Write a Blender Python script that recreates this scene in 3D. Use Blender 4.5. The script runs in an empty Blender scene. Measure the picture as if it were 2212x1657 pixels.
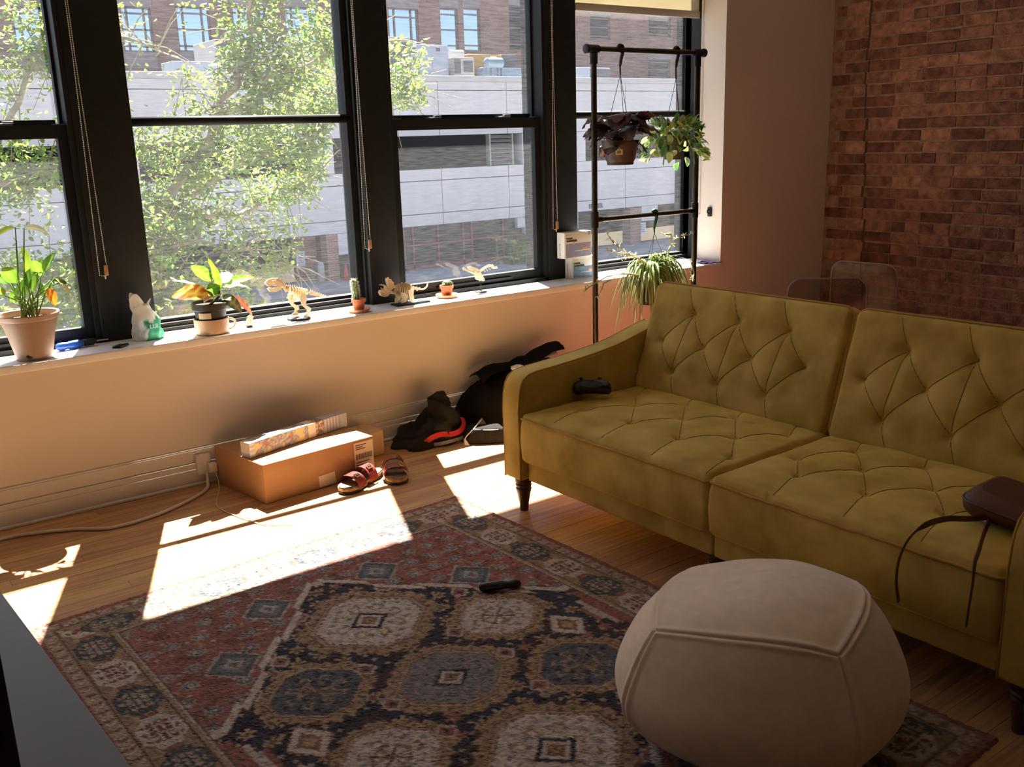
import bpy, bmesh, math, random
import numpy as np
from mathutils import Vector, Matrix, noise
random.seed(7)
SC = bpy.context.scene
COL = SC.collection
# ------------------------------------------------------------------ camera
F_PX, YAW, PITCH, ROLL, CAM_H = 2062.12, .625444, .253427, .02968, 1.5
_f = Vector((math.sin(YAW)*math.cos(PITCH), math.cos(YAW)*math.cos(PITCH), -math.sin(PITCH)))
_r0 = Vector((math.cos(YAW), -math.sin(YAW), 0)); _d0 = _f.cross(_r0)
_r = math.cos(ROLL)*_r0 + math.sin(ROLL)*_d0
_d = -math.sin(ROLL)*_r0 + math.cos(ROLL)*_d0
cam = bpy.data.cameras.new('camera'); camo = bpy.data.objects.new('camera', cam); COL.objects.link(camo)
camo.matrix_world = Matrix(((_r.x, -_d.x, -_f.x, 0), (_r.y, -_d.y, -_f.y, 0), (_r.z, -_d.z, -_f.z, CAM_H), (0, 0, 0, 1)))
cam.sensor_fit = 'HORIZONTAL'; cam.sensor_width = 36; cam.lens = F_PX/2212*36
cam.clip_start = .02; cam.clip_end = 500
SC.camera = camo
CAM = Vector((0, 0, CAM_H))
# ------------------------------------------------------------------ world, sun, exposure
SUN_TO = Vector((.382, 1.0, 1.733)).normalized()
W = bpy.data.worlds.new('world'); SC.world = W; W.use_nodes = True
nt = W.node_tree; nt.nodes.clear()
sky = nt.nodes.new('ShaderNodeTexSky'); sky.sky_type = 'NISHITA'; sky.sun_disc = False
sky.sun_elevation = math.asin(SUN_TO.z); sky.sun_rotation = math.atan2(SUN_TO.x, SUN_TO.y)
sky.air_density = 1.0; sky.dust_density = 1.5; sky.ozone_density = 1.0
bg = nt.nodes.new('ShaderNodeBackground'); bg.inputs[1].default_value = .2
wo = nt.nodes.new('ShaderNodeOutputWorld')
nt.links.new(sky.outputs[0], bg.inputs[0]); nt.links.new(bg.outputs[0], wo.inputs[0])
sl = bpy.data.lights.new('sun', 'SUN'); sl.energy = 31.0; sl.angle = math.radians(.53); sl.color = (1, .95, .86)
so = bpy.data.objects.new('sun', sl); COL.objects.link(so); so.location = SUN_TO*30
so.rotation_euler = SUN_TO.to_track_quat('Z', 'Y').to_euler()
vs = SC.view_settings; vs.view_transform = 'Standard'; vs.look = 'None'; vs.gamma = 1; vs.use_curve_mapping = False
vs.exposure = 0.55
cy = SC.cycles
cy.use_denoising = True; cy.max_bounces = 8; cy.diffuse_bounces = 5; cy.use_adaptive_sampling = True; cy.adaptive_threshold = .03; cy.glossy_bounces = 4; cy.transparent_max_bounces = 24
cy.transmission_bounces = 8; cy.sample_clamp_indirect = 12; cy.caustics_reflective = False; cy.caustics_refractive = False
# ------------------------------------------------------------------ helpers
def at(px, py, x=None, y=None, z=None):
    """point of the room seen at a photograph pixel, on a plane x=, y= or z="""
    d = _r*((px-1106)/F_PX) + _d*((py-828.5)/F_PX) + _f
    if x is not None: t = x/d.x
    elif y is not None: t = y/d.y
    else: t = (z-CAM_H)/d.z
    return CAM + d*t
def tag(o, label=None, cat=None, group=None, kind=None):
    if label: o['label'] = label
    if cat: o['category'] = cat
    if group: o['group'] = group
    if kind: o['kind'] = kind
    return o
def thing(name, label, cat, loc=(0, 0, 0), group=None):
    o = bpy.data.objects.new(name, None); COL.objects.link(o); o.location = loc
    o.empty_display_size = .05
    return tag(o, label, cat, group)
def struct_empty(name, loc=(0, 0, 0)):
    o = bpy.data.objects.new(name, None); COL.objects.link(o); o.location = loc; o['kind'] = 'structure'
    return o
def wloc(o):
    p = Vector((0, 0, 0))
    while o is not None:
        p += o.location; o = o.parent
    return p
class MB:
    def __init__(s): s.v = []; s.f = []; s.mi = []; s.c = []
    def add(s, vs, fs, mi=0, c=None):
        n = len(s.v); s.v += [Vector(p) for p in vs]
        for f in fs: s.f.append([i+n for i in f]); s.mi.append(mi)
        if c is not None:
            s.c += ([None]*(n-len(s.c))) + (list(c) if isinstance(c, list) else [c]*len(vs))
        return s
    def box(s, x0, x1, y0, y1, z0, z1, mi=0, mat=None):
        p = [(x0,y0,z0),(x1,y0,z0),(x1,y1,z0),(x0,y1,z0),(x0,y0,z1),(x1,y0,z1),(x1,y1,z1),(x0,y1,z1)]
        if mat is not None: p = [mat @ Vector(q) for q in p]
        return s.add(p, [(3,2,1,0),(4,5,6,7),(0,1,5,4),(1,2,6,5),(2,3,7,6),(3,0,4,7)], mi)
    def tube(s, pts, r, n=8, cap=True, mi=0, flat=None):
        pts = [Vector(p) for p in pts]; k = len(pts)
        rs = r if isinstance(r, (list, tuple)) else [r]*k
        vs = []; up = None
        for i, p in enumerate(pts):
            t = (pts[min(i+1, k-1)]-pts[max(i-1, 0)])
            if t.length < 1e-9: t = Vector((0, 0, 1))
            t.normalize()
            if up is None:
                up = Vector((0, 0, 1)) if abs(t.z) < .9 else Vector((1, 0, 0))
            a = t.cross(up)
            if a.length < 1e-6: a = t.orthogonal()
            a.normalize(); b = a.cross(t).normalized(); up = b
            for j in range(n):
                w = 2*math.pi*j/n
                vs.append(p + a*(math.cos(w)*rs[i]) + b*(math.sin(w)*rs[i]*(flat or 1)))
        fs = [(i*n+j, i*n+(j+1) % n, (i+1)*n+(j+1) % n, (i+1)*n+j) for i in range(k-1) for j in range(n)]
        if cap: fs += [tuple(range(n))[::-1], tuple((k-1)*n+j for j in range(n))]
        return s.add(vs, fs, mi)
    def lathe(s, prof, c, n=24, mi=0, cap=True, mat=None):
        vs = []; c = Vector(c)
        for r, z in prof:
            for j in range(n):
                w = 2*math.pi*j/n
                q = Vector((r*math.cos(w), r*math.sin(w), z))
                vs.append(c + (mat @ q if mat is not None else q))
        k = len(prof)
        fs = [(i*n+j, i*n+(j+1) % n, (i+1)*n+(j+1) % n, (i+1)*n+j) for i in range(k-1) for j in range(n)]
        if cap: fs += [tuple(range(n))[::-1], tuple((k-1)*n+j for j in range(n))]
        return s.add(vs, fs, mi)
    def prism(s, ring, off, mi=0):
        ring = [Vector(p) for p in ring]; off = Vector(off); n = len(ring)
        return s.add(ring+[p+off for p in ring],
                     [tuple(range(n)), tuple(range(2*n-1, n-1, -1))]+[(j, j+n, (j+1) % n+n, (j+1) % n) for j in range(n)], mi)
    def grid(s, fn, nu, nv, mi=0, cfn=None, closed_u=False):
        vs = []; cs = []
        for i in range(nu+1):
            for j in range(nv+1):
                vs.append(fn(i/nu, j/nv))
                if cfn: cs.append(cfn(i/nu, j/nv))
        fs = [(i*(nv+1)+j, (i+1)*(nv+1)+j, (i+1)*(nv+1)+j+1, i*(nv+1)+j+1) for i in range(nu) for j in range(nv)]
        return s.add(vs, fs, mi, cs if cfn else None)
    def blob(s, c, rad, amp=.1, seed=0, sub=3, freq=2.0, floor=None, mi=0, rot=0):
        bm = bmesh.new(); bmesh.ops.create_icosphere(bm, subdivisions=sub, radius=1)
        cr, sr = math.cos(rot), math.sin(rot); vs = []
        for v in bm.verts:
            d = v.co.normalized()
            k = 1+amp*noise.fractal(d*freq+Vector((seed*7.3, seed*3.1, 0)), .8, 2.1, 3)
            q = Vector((d.x*rad[0]*k, d.y*rad[1]*k, d.z*rad[2]*k))
            q = Vector((q.x*cr-q.y*sr, q.x*sr+q.y*cr, q.z))+Vector(c)
            if floor is not None and q.z < floor: q.z = floor
            vs.append(q)
        s.add(vs, [[w.index for w in f.verts] for f in bm.faces], mi); bm.free(); return s
    def xf(s, m):
        s.v = [m @ p for p in s.v]; return s
    def build(s, name, mats, parent=None, smooth=None, bevel=0, seg=2, kind=None, label=None):
        me = bpy.data.meshes.new(name)
        L = wloc(parent) if parent is not None else Vector((0, 0, 0))
        me.from_pydata([tuple(p-L) for p in s.v], [], s.f)
        mats = mats if isinstance(mats, (list, tuple)) else [mats]
        for m in mats: me.materials.append(MAT[m] if isinstance(m, str) else m)
        if len(mats) > 1: me.polygons.foreach_set('material_index', s.mi)
        if any(c is not None for c in s.c):
            at_ = me.color_attributes.new('Col', 'FLOAT_COLOR', 'POINT')
            cc = [(c if c is not None else (.5, .5, .5)) for c in s.c]+[(.5, .5, .5)]*(len(s.v)-len(s.c))
            at_.data.foreach_set('color', [x for c in cc for x in (c[0], c[1], c[2], 1)])
        if bevel:
            bm = bmesh.new(); bm.from_mesh(me)
            es = [e for e in bm.edges if len(e.link_faces) == 2 and e.calc_face_angle(0) > .5]
            bmesh.ops.bevel(bm, geom=es, offset=bevel, segments=seg, affect='EDGES', profile=.6, clamp_overlap=True)
            bm.to_mesh(me); bm.free()
        if smooth is None: smooth = bool(bevel)
        if smooth:
            me.polygons.foreach_set('use_smooth', [True]*len(me.polygons))
            if smooth is not True: me.set_sharp_from_angle(angle=smooth)
        me.update()
        o = bpy.data.objects.new(name, me); COL.objects.link(o)
        if parent is not None: o.parent = parent
        if kind: o['kind'] = kind
        if label: o['label'] = label
        return o
def text_mb(txt, size, m, ext=.002, align='CENTER', mi=0, bold=0):
    cu = bpy.data.curves.new('lettering', 'FONT'); cu.body = txt; cu.size = size; cu.extrude = ext; cu.align_x = align
    cu.resolution_u = 3; cu.offset = bold
    o = bpy.data.objects.new('lettering', cu); me = bpy.data.meshes.new_from_object(o)
    mb = MB(); mb.add([m @ v.co for v in me.vertices], [tuple(p.vertices) for p in me.polygons], mi)
    bpy.data.objects.remove(o); bpy.data.curves.remove(cu); bpy.data.meshes.remove(me)
    return mb
# ------------------------------------------------------------------ materials
MAT = {}
def mat(name, col, rough=.6, var=.12, scale=6, col2=None, bump=0, bscale=80, metal=0, spec=.4, stretch=None, rnd=0,
        sheen=0, trans=0, coat=0, attr=False, detail=4, bdist=.01, alpha=1):
    m = bpy.data.materials.new(name); m.use_nodes = True; n = m.node_tree.nodes; l = m.node_tree.links
    p = n['Principled BSDF']; p.inputs['Roughness'].default_value = rough; p.inputs['Metallic'].default_value = metal
    p.inputs['Specular IOR Level'].default_value = spec
    tc = n.new('ShaderNodeTexCoord'); mp = n.new('ShaderNodeMapping'); l.new(tc.outputs['Object'], mp.inputs[0])
    if stretch: mp.inputs['Scale'].default_value = stretch
    oi = n.new('ShaderNodeObjectInfo')
    if rnd:
        va = n.new('ShaderNodeVectorMath'); va.operation = 'SCALE'; l.new(oi.outputs['Random'], va.inputs['Scale']); va.inputs[0].default_value = (37, 23, 11)
        l.new(va.outputs[0], mp.inputs['Location'])
    tx = n.new('ShaderNodeTexNoise'); tx.inputs['Scale'].default_value = scale; tx.inputs['Detail'].default_value = detail
    l.new(mp.outputs[0], tx.inputs['Vector'])
    a = tuple(c*(1-var) for c in col[:3])+(1,)
    b = (tuple(c*(1+var) for c in col[:3]) if col2 is None else tuple(col2[:3]))+(1,)
    if attr:
        at_ = n.new('ShaderNodeAttribute'); at_.attribute_name = 'Col'
        mx = n.new('ShaderNodeMix'); mx.data_type = 'RGBA'; mx.blend_type = 'MULTIPLY'; mx.inputs[0].default_value = 1
        rp = n.new('ShaderNodeMapRange'); rp.inputs[3].default_value = 1-var*1.6; rp.inputs[4].default_value = 1+var*1.6
        l.new(tx.outputs[0], rp.inputs[0]); l.new(at_.outputs[0], mx.inputs[6]); l.new(rp.outputs[0], mx.inputs[7]); co = mx.outputs[2]
    else:
        rp = n.new('ShaderNodeValToRGB'); rp.color_ramp.elements[0].position = .3; rp.color_ramp.elements[1].position = .7
        rp.color_ramp.elements[0].color = a; rp.color_ramp.elements[1].color = b
        l.new(tx.outputs[0], rp.inputs[0]); co = rp.outputs[0]
    if rnd:
        hs = n.new('ShaderNodeHueSaturation'); mr = n.new('ShaderNodeMapRange'); mr.inputs[3].default_value = 1-rnd; mr.inputs[4].default_value = 1+rnd
        l.new(oi.outputs['Random'], mr.inputs[0]); l.new(mr.outputs[0], hs.inputs['Value']); l.new(co, hs.inputs['Color'])
        ma = n.new('ShaderNodeMath'); ma.operation = 'MULTIPLY_ADD'; l.new(oi.outputs['Random'], ma.inputs[0]); ma.inputs[1].default_value = .02; ma.inputs[2].default_value = .49
        l.new(ma.outputs[0], hs.inputs['Hue']); co = hs.outputs[0]
    l.new(co, p.inputs['Base Color'])
    if sheen:
        p.inputs['Sheen Weight'].default_value = sheen; p.inputs['Sheen Roughness'].default_value = .35
        p.inputs['Sheen Tint'].default_value = tuple(min(1, c*2.2) for c in col[:3])+(1,)
    if coat: p.inputs['Coat Weight'].default_value = coat; p.inputs['Coat Roughness'].default_value = .15
    if bump:
        t2 = n.new('ShaderNodeTexNoise'); t2.inputs['Scale'].default_value = bscale; t2.inputs['Detail'].default_value = 3
        l.new(mp.outputs[0], t2.inputs['Vector'])
        bp = n.new('ShaderNodeBump'); bp.inputs['Strength'].default_value = bump; bp.inputs['Distance'].default_value = bdist
        l.new(t2.outputs[0], bp.inputs['Height']); l.new(bp.outputs[0], p.inputs['Normal'])
    if trans:
        out = n['Material Output']; tr = n.new('ShaderNodeBsdfTranslucent'); ms = n.new('ShaderNodeMixShader'); ms.inputs[0].default_value = trans
        l.new(co, tr.inputs[0]); l.new(p.outputs[0], ms.inputs[1]); l.new(tr.outputs[0], ms.inputs[2]); l.new(ms.outputs[0], out.inputs[0])
    MAT[name] = m
    return m
def glassmat(name, tint=(1, 1, 1), refl=.06, dirt=.02, dirtcol=(.9, .9, .95), rough=0.0, dscale=(3, 3, 40)):
    m = bpy.data.materials.new(name); m.use_nodes = True; n = m.node_tree.nodes; l = m.node_tree.links; n.clear()
    out = n.new('ShaderNodeOutputMaterial'); tr = n.new('ShaderNodeBsdfTransparent'); tr.inputs[0].default_value = (*tint, 1)
    gl = n.new('ShaderNodeBsdfGlossy'); gl.inputs['Roughness'].default_value = rough
    fr = n.new('ShaderNodeLayerWeight'); fr.inputs[0].default_value = .5
    pw = n.new('ShaderNodeMath'); pw.operation = 'POWER'; pw.inputs[1].default_value = 4; l.new(fr.outputs['Facing'], pw.inputs[0])
    ad = n.new('ShaderNodeMath'); ad.operation = 'MULTIPLY_ADD'; ad.inputs[1].default_value = .6; ad.inputs[2].default_value = refl; ad.use_clamp = True
    l.new(pw.outputs[0], ad.inputs[0])
    m1 = n.new('ShaderNodeMixShader'); l.new(ad.outputs[0], m1.inputs[0]); l.new(tr.outputs[0], m1.inputs[1]); l.new(gl.outputs[0], m1.inputs[2])
    last = m1
    if dirt:
        tl = n.new('ShaderNodeBsdfTranslucent'); tl.inputs[0].default_value = (*dirtcol, 1)
        tc = n.new('ShaderNodeTexCoord'); mp = n.new('ShaderNodeMapping'); mp.inputs['Scale'].default_value = dscale
        nz = n.new('ShaderNodeTexNoise'); nz.inputs['Scale'].default_value = 4; nz.inputs['Detail'].default_value = 6
        l.new(tc.outputs['Object'], mp.inputs[0]); l.new(mp.outputs[0], nz.inputs[0])
        mr = n.new('ShaderNodeMapRange'); mr.inputs[1].default_value = .3; mr.inputs[2].default_value = .8; mr.inputs[3].default_value = dirt*.5; mr.inputs[4].default_value = dirt*1.8
        l.new(nz.outputs[0], mr.inputs[0])
        m2 = n.new('ShaderNodeMixShader'); l.new(mr.outputs[0], m2.inputs[0]); l.new(m1.outputs[0], m2.inputs[1]); l.new(tl.outputs[0], m2.inputs[2]); last = m2
    l.new(last.outputs[0], out.inputs[0]); MAT[name] = m
    return m
# ================================================================== THE ROOM
mat('wall_paint', (.72, .635, .545), .85, .02, 3, bump=.05, bscale=220)
mat('pier_paint', (.66, .58, .52), .85, .02, 3, bump=.05, bscale=220)
mat('ceiling_paint', (.84, .82, .78), .9, .02, 3)
mat('dark_wall', (.22, .20, .19), .9, .03, 3)
mat('trim_paint', (.74, .68, .60), .6, .03, 4)
mat('sill_stone', (.82, .81, .80), .45, .05, 9, bump=.02, bscale=60)
mat('black_metal', (.012, .013, .013), .55, .2, 20, spec=.25)
mat('brick', (.275, .138, .092), .9, .42, 18, bump=1.0, bscale=70, rnd=.42, spec=.15, bdist=.012)
mat('mortar', (.31, .215, .155), .95, .3, 16, bump=.9, bscale=45, spec=.1, bdist=.012)
mat('wood_floor', (.47, .27, .125), .33, .28, 3.2, stretch=(1.3, 22, 22), rnd=.16, bump=.04, bscale=9, spec=.45)
mat('gap_dark', (.07, .035, .015), .8, .2, 10)
glassmat('window_glass', refl=.03, dirt=.011)
YW = 4.215            # room face of the window wall
ZS = .667             # top of the sill
YG = 4.53             # glass plane of the fixed lights
XB = 5.81             # brick wall
ZC = 3.3; XL = -3.2; YK = -2.6
ZH = 2.72             # window head
COLX = [(-.28, -.04), (.97, 1.208), (2.31, 2.48), (3.49, 3.711)]   # black mullion posts
OPEN0, OPEN1 = -.28, 4.752        # the long window opening
# floor
fl = MB().box(XL-.2, XB+.2, YK-.2, YW+.05, -.12, -.004).build('floor', 'gap_dark'); tag(fl, kind='structure')
rng = random.Random(3)
rest = MB(); n_pl = 0; row_h = .057
r = 0; y1 = YW
while y1 > YK:
    y0 = max(y1-row_h, YK)
    x = XL - rng.random()*1.2
    while x < XB:
        L = rng.uniform(.7, 1.5); xa, xb = max(x, XL), min(x+L, XB); x += L
        if xb-xa < .02: continue
        dz = rng.uniform(-.0006, .0006)
        seen = y0 > .95 and xb > .05 and xa < 2.75 and not (xa > 2.3 and y0 < 2.9) and not (y1 < 3.2 and xa > .45 and xb < 2.0) and not (y1 < 2.9 and xb < .6)
        mb = MB().box(xa+.0007, xb-.0007, y0+.0006, y1-.0006, -.01, dz)
        if seen and n_pl < 295:
            o = mb.build('plank', 'wood_floor', fl); n_pl += 1
        else:
            rest.add(mb.v, mb.f)
    y1 = y0; r += 1
rest.build('plank_field', 'wood_floor', fl, kind='stuff')
# window wall: below the sill, the pier at the end of the windows, above the head, left of the windows
ww = MB()
ww.box(XL, XB, YW, YW+.42, -.1, ZS-.035)
ww.box(4.742, XB, YW, YW+.208, ZS-.035, ZC).box(4.762, XB, YW+.208, YW+.42, ZS-.035, ZC)
ww.box(XL, OPEN0-.1, YW, YW+.42, ZS-.035, ZC)
ww.box(OPEN0-.1, OPEN1, YW, YW+.42, ZH+.12, ZC)
wwo = ww.build('wall_window', 'wall_paint'); tag(wwo, kind='structure')
# sill
sm = MB().box(OPEN0-.1, 4.741, YW-.012, YG+.05, ZS-.035, ZS)
tag(sm.build('sill', 'sill_stone', bevel=.006), kind='structure')
# baseboard with its ledge lines
bb = MB()
for z0, z1, d in ((0, .076, .030), (.076, .102, .024), (.104, .160, .016), (.160, .167, .012)):
    bb.box(XL, XB, YW-d, YW+.01, z0, z1)
tag(bb.build('baseboard_window', 'trim_paint', bevel=.002), kind='structure')
qr = MB().tube([(XL, YW-.034, .006), (XB, YW-.034, .006)], .009, 8); tag(qr.build('trim_shoe', 'trim_paint', smooth=True), kind='structure')
# other walls and the ceiling
tag(MB().box(XL-.2, XB+.3, YK-.2, YK, -.1, ZC).build('wall_back', 'dark_wall'), kind='structure')
tag(MB().box(XL-.2, XL, YK, YW+.42, -.1, ZC).build('wall_left', 'dark_wall'), kind='structure')
tag(MB().box(XL-.2, XB+.3, YK-.2, YW+.42, ZC, ZC+.15).build('ceiling', 'ceiling_paint'), kind='structure')
# brick wall, bricks one by one in the part the camera sees
bw = MB().box(XB, XB+.2, YK, YW, -.05, ZC).build('wall_brick', 'mortar'); tag(bw, kind='structure')
rng = random.Random(11); restb = MB(); nb = 0
z = .005; ri = 0; CH = .0735; seam = MB()
while z < ZC-.06:
    h = CH-.0085
    y = YW - .002 + (0 if ri % 2 else .06) ; hd = (ri % 6 == 5)
    y = YW+.02 - rng.uniform(0, .05) - (.105 if ri % 2 else 0)
    y = min(y, YW+.03)
    first = True; ys = YW-.27+rng.uniform(-.012, .012)-.05*max(0, 1.6-z); sw_ = rng.uniform(.008, .024)
    while y > YK:
        L = (.098 if hd else .205)*rng.uniform(.93, 1.05)
        if first: L = rng.uniform(.07, .2); first = False
        yb = min(y, YW); ya = y-L
        if yb > ys > ya-.03:
            ya = ys; y = ys-sw_; seam.box(XB-.0012, XB+.01, y, ys, z-.004, z+CH-.002)
        else: y = ya-.0045
        if yb-ya < .03: continue
        # old patched strip near the corner: bricks flush and smeared
        pr = rng.uniform(.002, .008)
        if YW-yb < .42: pr = rng.uniform(.001, .005)
        hh = h*rng.uniform(.93, 1.03); zz = z+rng.uniform(-.002, .002)
        q = [(XB, ya, zz), (XB, yb, zz), (XB, yb, zz+hh), (XB, ya, zz+hh)]
        j = lambda s=.0045: rng.uniform(-s, s)
        e = .004
        fr_ = [(XB-pr+j(.0015), ya+e+j(), zz+e+j(.002)), (XB-pr+j(.0015), yb-e+j(), zz+e+j(.002)), (XB-pr+j(.0015), yb-e+j(), zz+hh-e+j(.002)), (XB-pr+j(.0015), ya+e+j(), zz+hh-e+j(.002))]
        ym, zm = (ya+yb)/2, zz+hh/2
        vs_ = q+fr_+[(XB-pr-rng.uniform(0, .002), ym+j(.02), zm+j(.01))]
        fs_ = [(0, 1, 5, 4), (1, 2, 6, 5), (2, 3, 7, 6), (3, 0, 4, 7), (4, 5, 8), (5, 6, 8), (6, 7, 8), (7, 4, 8)]
        seen = yb > 2.55 and .55 < zz < 2.36
        mb = MB().add(vs_, [f[::-1] for f in fs_])
        if seen and nb < 298:
            mb.build('brick', 'brick', bw); nb += 1
        elif yb > 1.2 and zz < 3.0: restb.add(mb.v, mb.f)
    z += CH; ri += 1
restb.build('brick_field', 'brick', bw, kind='stuff')
mat('old_seam', (.075, .045, .034), .95, .3, 20, bump=.8, bscale=60)
seam.build('mortar_seam', 'old_seam', bw)
print('planks', n_pl, 'bricks', nb)
# black mullion posts
for i, (xa, xb) in enumerate(COLX):
    t = struct_empty('trim_%d' % (i+1), (xa, 4.42, ZS))
    MB().box(xa, xb, 4.42, YG+.12, ZS, ZH+.13).build('post_cover', 'black_metal', t, bevel=.003)
    MB().box(xa-.012, xa+.002, 4.455, 4.47, ZS, ZH+.13).build('bead', 'black_metal', t)
# windows: double-hung (1, 3) and fixed (2, 4)
glz = 'window_glass'
def win_fixed(n, xa, xb, sr):
    t = struct_empty('window_%d' % n, ((xa+xb)/2, YG, ZS))
    f = MB()
    f.box(xa, xa+.018, YG-.03, YG+.06, ZS, ZH+.12).box(xb-sr, xb, YG-.03, YG+.06, ZS, ZH+.12)
    f.box(xa, xb, YG-.03, YG+.06, ZS, ZS+.035).box(xa, xb, YG-.05, YG-.03, ZS, ZS+.016).box(xa, xb, YG-.03, YG+.06, ZH+.02, ZH+.12)
    f.box(xa, xb, YG+.0, YG+.06, ZS+.035, ZS+.05)
    f.build('frame', 'black_metal', t)
    b = MB().tube([(xa+.016, YG-.012, 1.61), (xb-.016, YG-.012, 1.61)], .021, 12); b.build('rail', 'black_metal', t, smooth=True)
    MB().box(xa+.016, xb-.016, YG+.012, YG+.017, 1.61, ZH+.03).build('pane', glz, t)
    MB().box(xa+.016, xb-.016, YG+.012, YG+.017, ZS+.04, 1.61).build('pane', glz, t)
    return t
def win_hung(n, xa, xb):
    yl, yu = YG-.055, YG-.005       # lower sash sits nearer the room
    t = struct_empty('window_%d' % n, ((xa+xb)/2, yl, ZS))
    f = MB()
    f.box(xa, xa+.016, yl-.05, YG+.08, ZS, ZH+.12).box(xb-.022, xb, yl-.05, YG+.08, ZS, ZH+.12)
    f.box(xa, xb, yl-.05, YG+.08, ZS, ZS+.022).box(xa, xb, yl-.05, YG+.08, ZH+.03, ZH+.12)
    f.build('frame', 'black_metal', t)
    lo = MB()
    lo.box(xa+.016, xa+.055, yl-.02, yl+.02, ZS+.022, 1.60).box(xb-.062, xb-.022, yl-.02, yl+.02, ZS+.022, 1.60)
    lo.box(xa+.055, xb-.062, yl-.02, yl+.02, ZS+.022, ZS+.072).box(xa+.055, xb-.062, yl-.02, yl+.02, 1.545, 1.60)
    lo.box(xa+.25, xa+.75, yl-.034, yl-.02, ZS+.036, ZS+.048)
    l = lo.build('lower_sash', 'black_metal', t)
    up = MB()
    up.box(xa+.016, xa+.035, yu-.012, yu+.025, 1.575, ZH+.03).box(xb-.034, xb-.022, yu-.012, yu+.025, 1.575, ZH+.03)
    up.box(xa+.035, xb-.05, yu-.012, yu+.025, 1.582, 1.622).box(xa+.035, xb-.05, yu-.012, yu+.025, ZH, ZH+.03)
    u = up.build('upper_sash', 'black_metal', t)
    MB().box(xa+.05, xb-.058, yl-.002, yl+.003, ZS+.068, 1.548).build('pane', glz, l)
    MB().box(xa+.033, xb-.030, yu+.004, yu+.009, 1.615, ZH+.005).build('pane', glz, u)
    for q in (.3, .75):
        x = xa+(xb-xa)*q
        k = MB().box(x-.03, x+.03, yl-.01, yl+.022, 1.60, 1.609).box(x-.008, x+.035, yl-.006, yl+.014, 1.609, 1.617)
        k.build('latch', 'latch_metal', l, bevel=.002)
    for q in (.02, .93):
        x = xa+(xb-xa)*q
        MB().box(x, x+.07, yl-.01, yl+.018, 1.60, 1.605).build('stop', 'latch_metal', l)
    return t
mat('latch_metal', (.45, .45, .46), .3, .1, 20, metal=.9)
win_hung(1, COLX[0][1], COLX[1][0]); win_fixed(2, COLX[1][1], COLX[2][0], .036)
win_hung(3, COLX[2][1], COLX[3][0]); win_fixed(4, COLX[3][1], 4.748, .010)
jm = MB().box(4.738, 4.762, 4.42, YG+.1, ZS, ZH+.12); tag(jm.build('trim_5', 'black_metal'), kind='structure')
# ================================================================== OUTSIDE
mat('concrete', (.58, .545, .55), .85, .06, 1.2, bump=.15, bscale=12, stretch=(1, 1, .3))
mat('concrete_cap', (.50, .465, .46), .85, .06, 1.5)
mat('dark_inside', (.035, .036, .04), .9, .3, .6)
mat('hut_concrete', (.33, .31, .315), .85, .06, 1.2)
mat('asphalt', (.15, .15, .155), .9, .15, .8, bump=.2, bscale=40)
mat('sidewalk', (.34, .33, .33), .9, .08, 1.0)
mat('red_frame', (.22, .06, .065), .5, .15, 5)
mat('shop_glass', (.025, .025, .028), .2, .2, 1, spec=.2)
mat('white_sign', (.75, .75, .78), .5, .03, 6)
mat('dark_letter', (.10, .10, .12), .6, .05, 6)
mat('white_letter', (.7, .72, .75), .6, .05, 6)
mat('roof_membrane', (.3, .31, .33), .8, .1, 2)
mat('metal_white', (.27, .29, .35), .45, .05, 3)
mat('metal_cream', (.30, .28, .25), .5, .06, 3)
mat('louver_dark', (.06, .06, .065), .6, .2, 8)
mat('yellow_paint', (.35, .19, .04), .5, .1, 3)
mat('blue_metal', (.14, .20, .26), .4, .15, 3)
mat('window_frame_brown', (.13, .10, .11), .5, .1, 4)
mat('lintel_stone', (.18, .15, .16), .8, .15, 3)
def brickmat(name, c1, c2, mo, scale, rough=.9):
    m = bpy.data.materials.new(name); m.use_nodes = True; n = m.node_tree.nodes; l = m.node_tree.links
    p = n['Principled BSDF']; p.inputs['Roughness'].default_value = rough; p.inputs['Specular IOR Level'].default_value = .2
    tc = n.new('ShaderNodeTexCoord'); mp = n.new('ShaderNodeMapping'); mp.inputs['Rotation'].default_value = (math.pi/2, 0, 0); mp.inputs['Scale'].default_value = (scale,)*3
    b = n.new('ShaderNodeTexBrick'); b.inputs['Color1'].default_value = (*c1, 1); b.inputs['Color2'].default_value = (*c2, 1); b.inputs['Mortar'].default_value = (*mo, 1)
    b.inputs['Scale'].default_value = 1; b.inputs['Mortar Size'].default_value = .02; b.inputs['Brick Width'].default_value = .5; b.inputs['Row Height'].default_value = .2
    l.new(tc.outputs['Object'], mp.inputs[0]); l.new(mp.outputs[0], b.inputs[0])
    nz = n.new('ShaderNodeTexNoise'); nz.inputs['Scale'].default_value = .5; l.new(tc.outputs['Object'], nz.inputs[0])
    mx = n.new('ShaderNodeMix'); mx.data_type = 'RGBA'; mx.blend_type = 'MULTIPLY'; mx.inputs[0].default_value = .5
    l.new(b.outputs[0], mx.inputs[6]); l.new(nz.outputs[0], mx.inputs[7]); l.new(mx.outputs[2], p.inputs['Base Color']); MAT[name] = m
brickmat('far_brick', (.25, .135, .11), (.19, .10, .085), (.27, .20, .18), 2.2)
brickmat('near_brick', (.45, .22, .17), (.38, .18, .14), (.55, .45, .40), 2.0)
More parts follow.
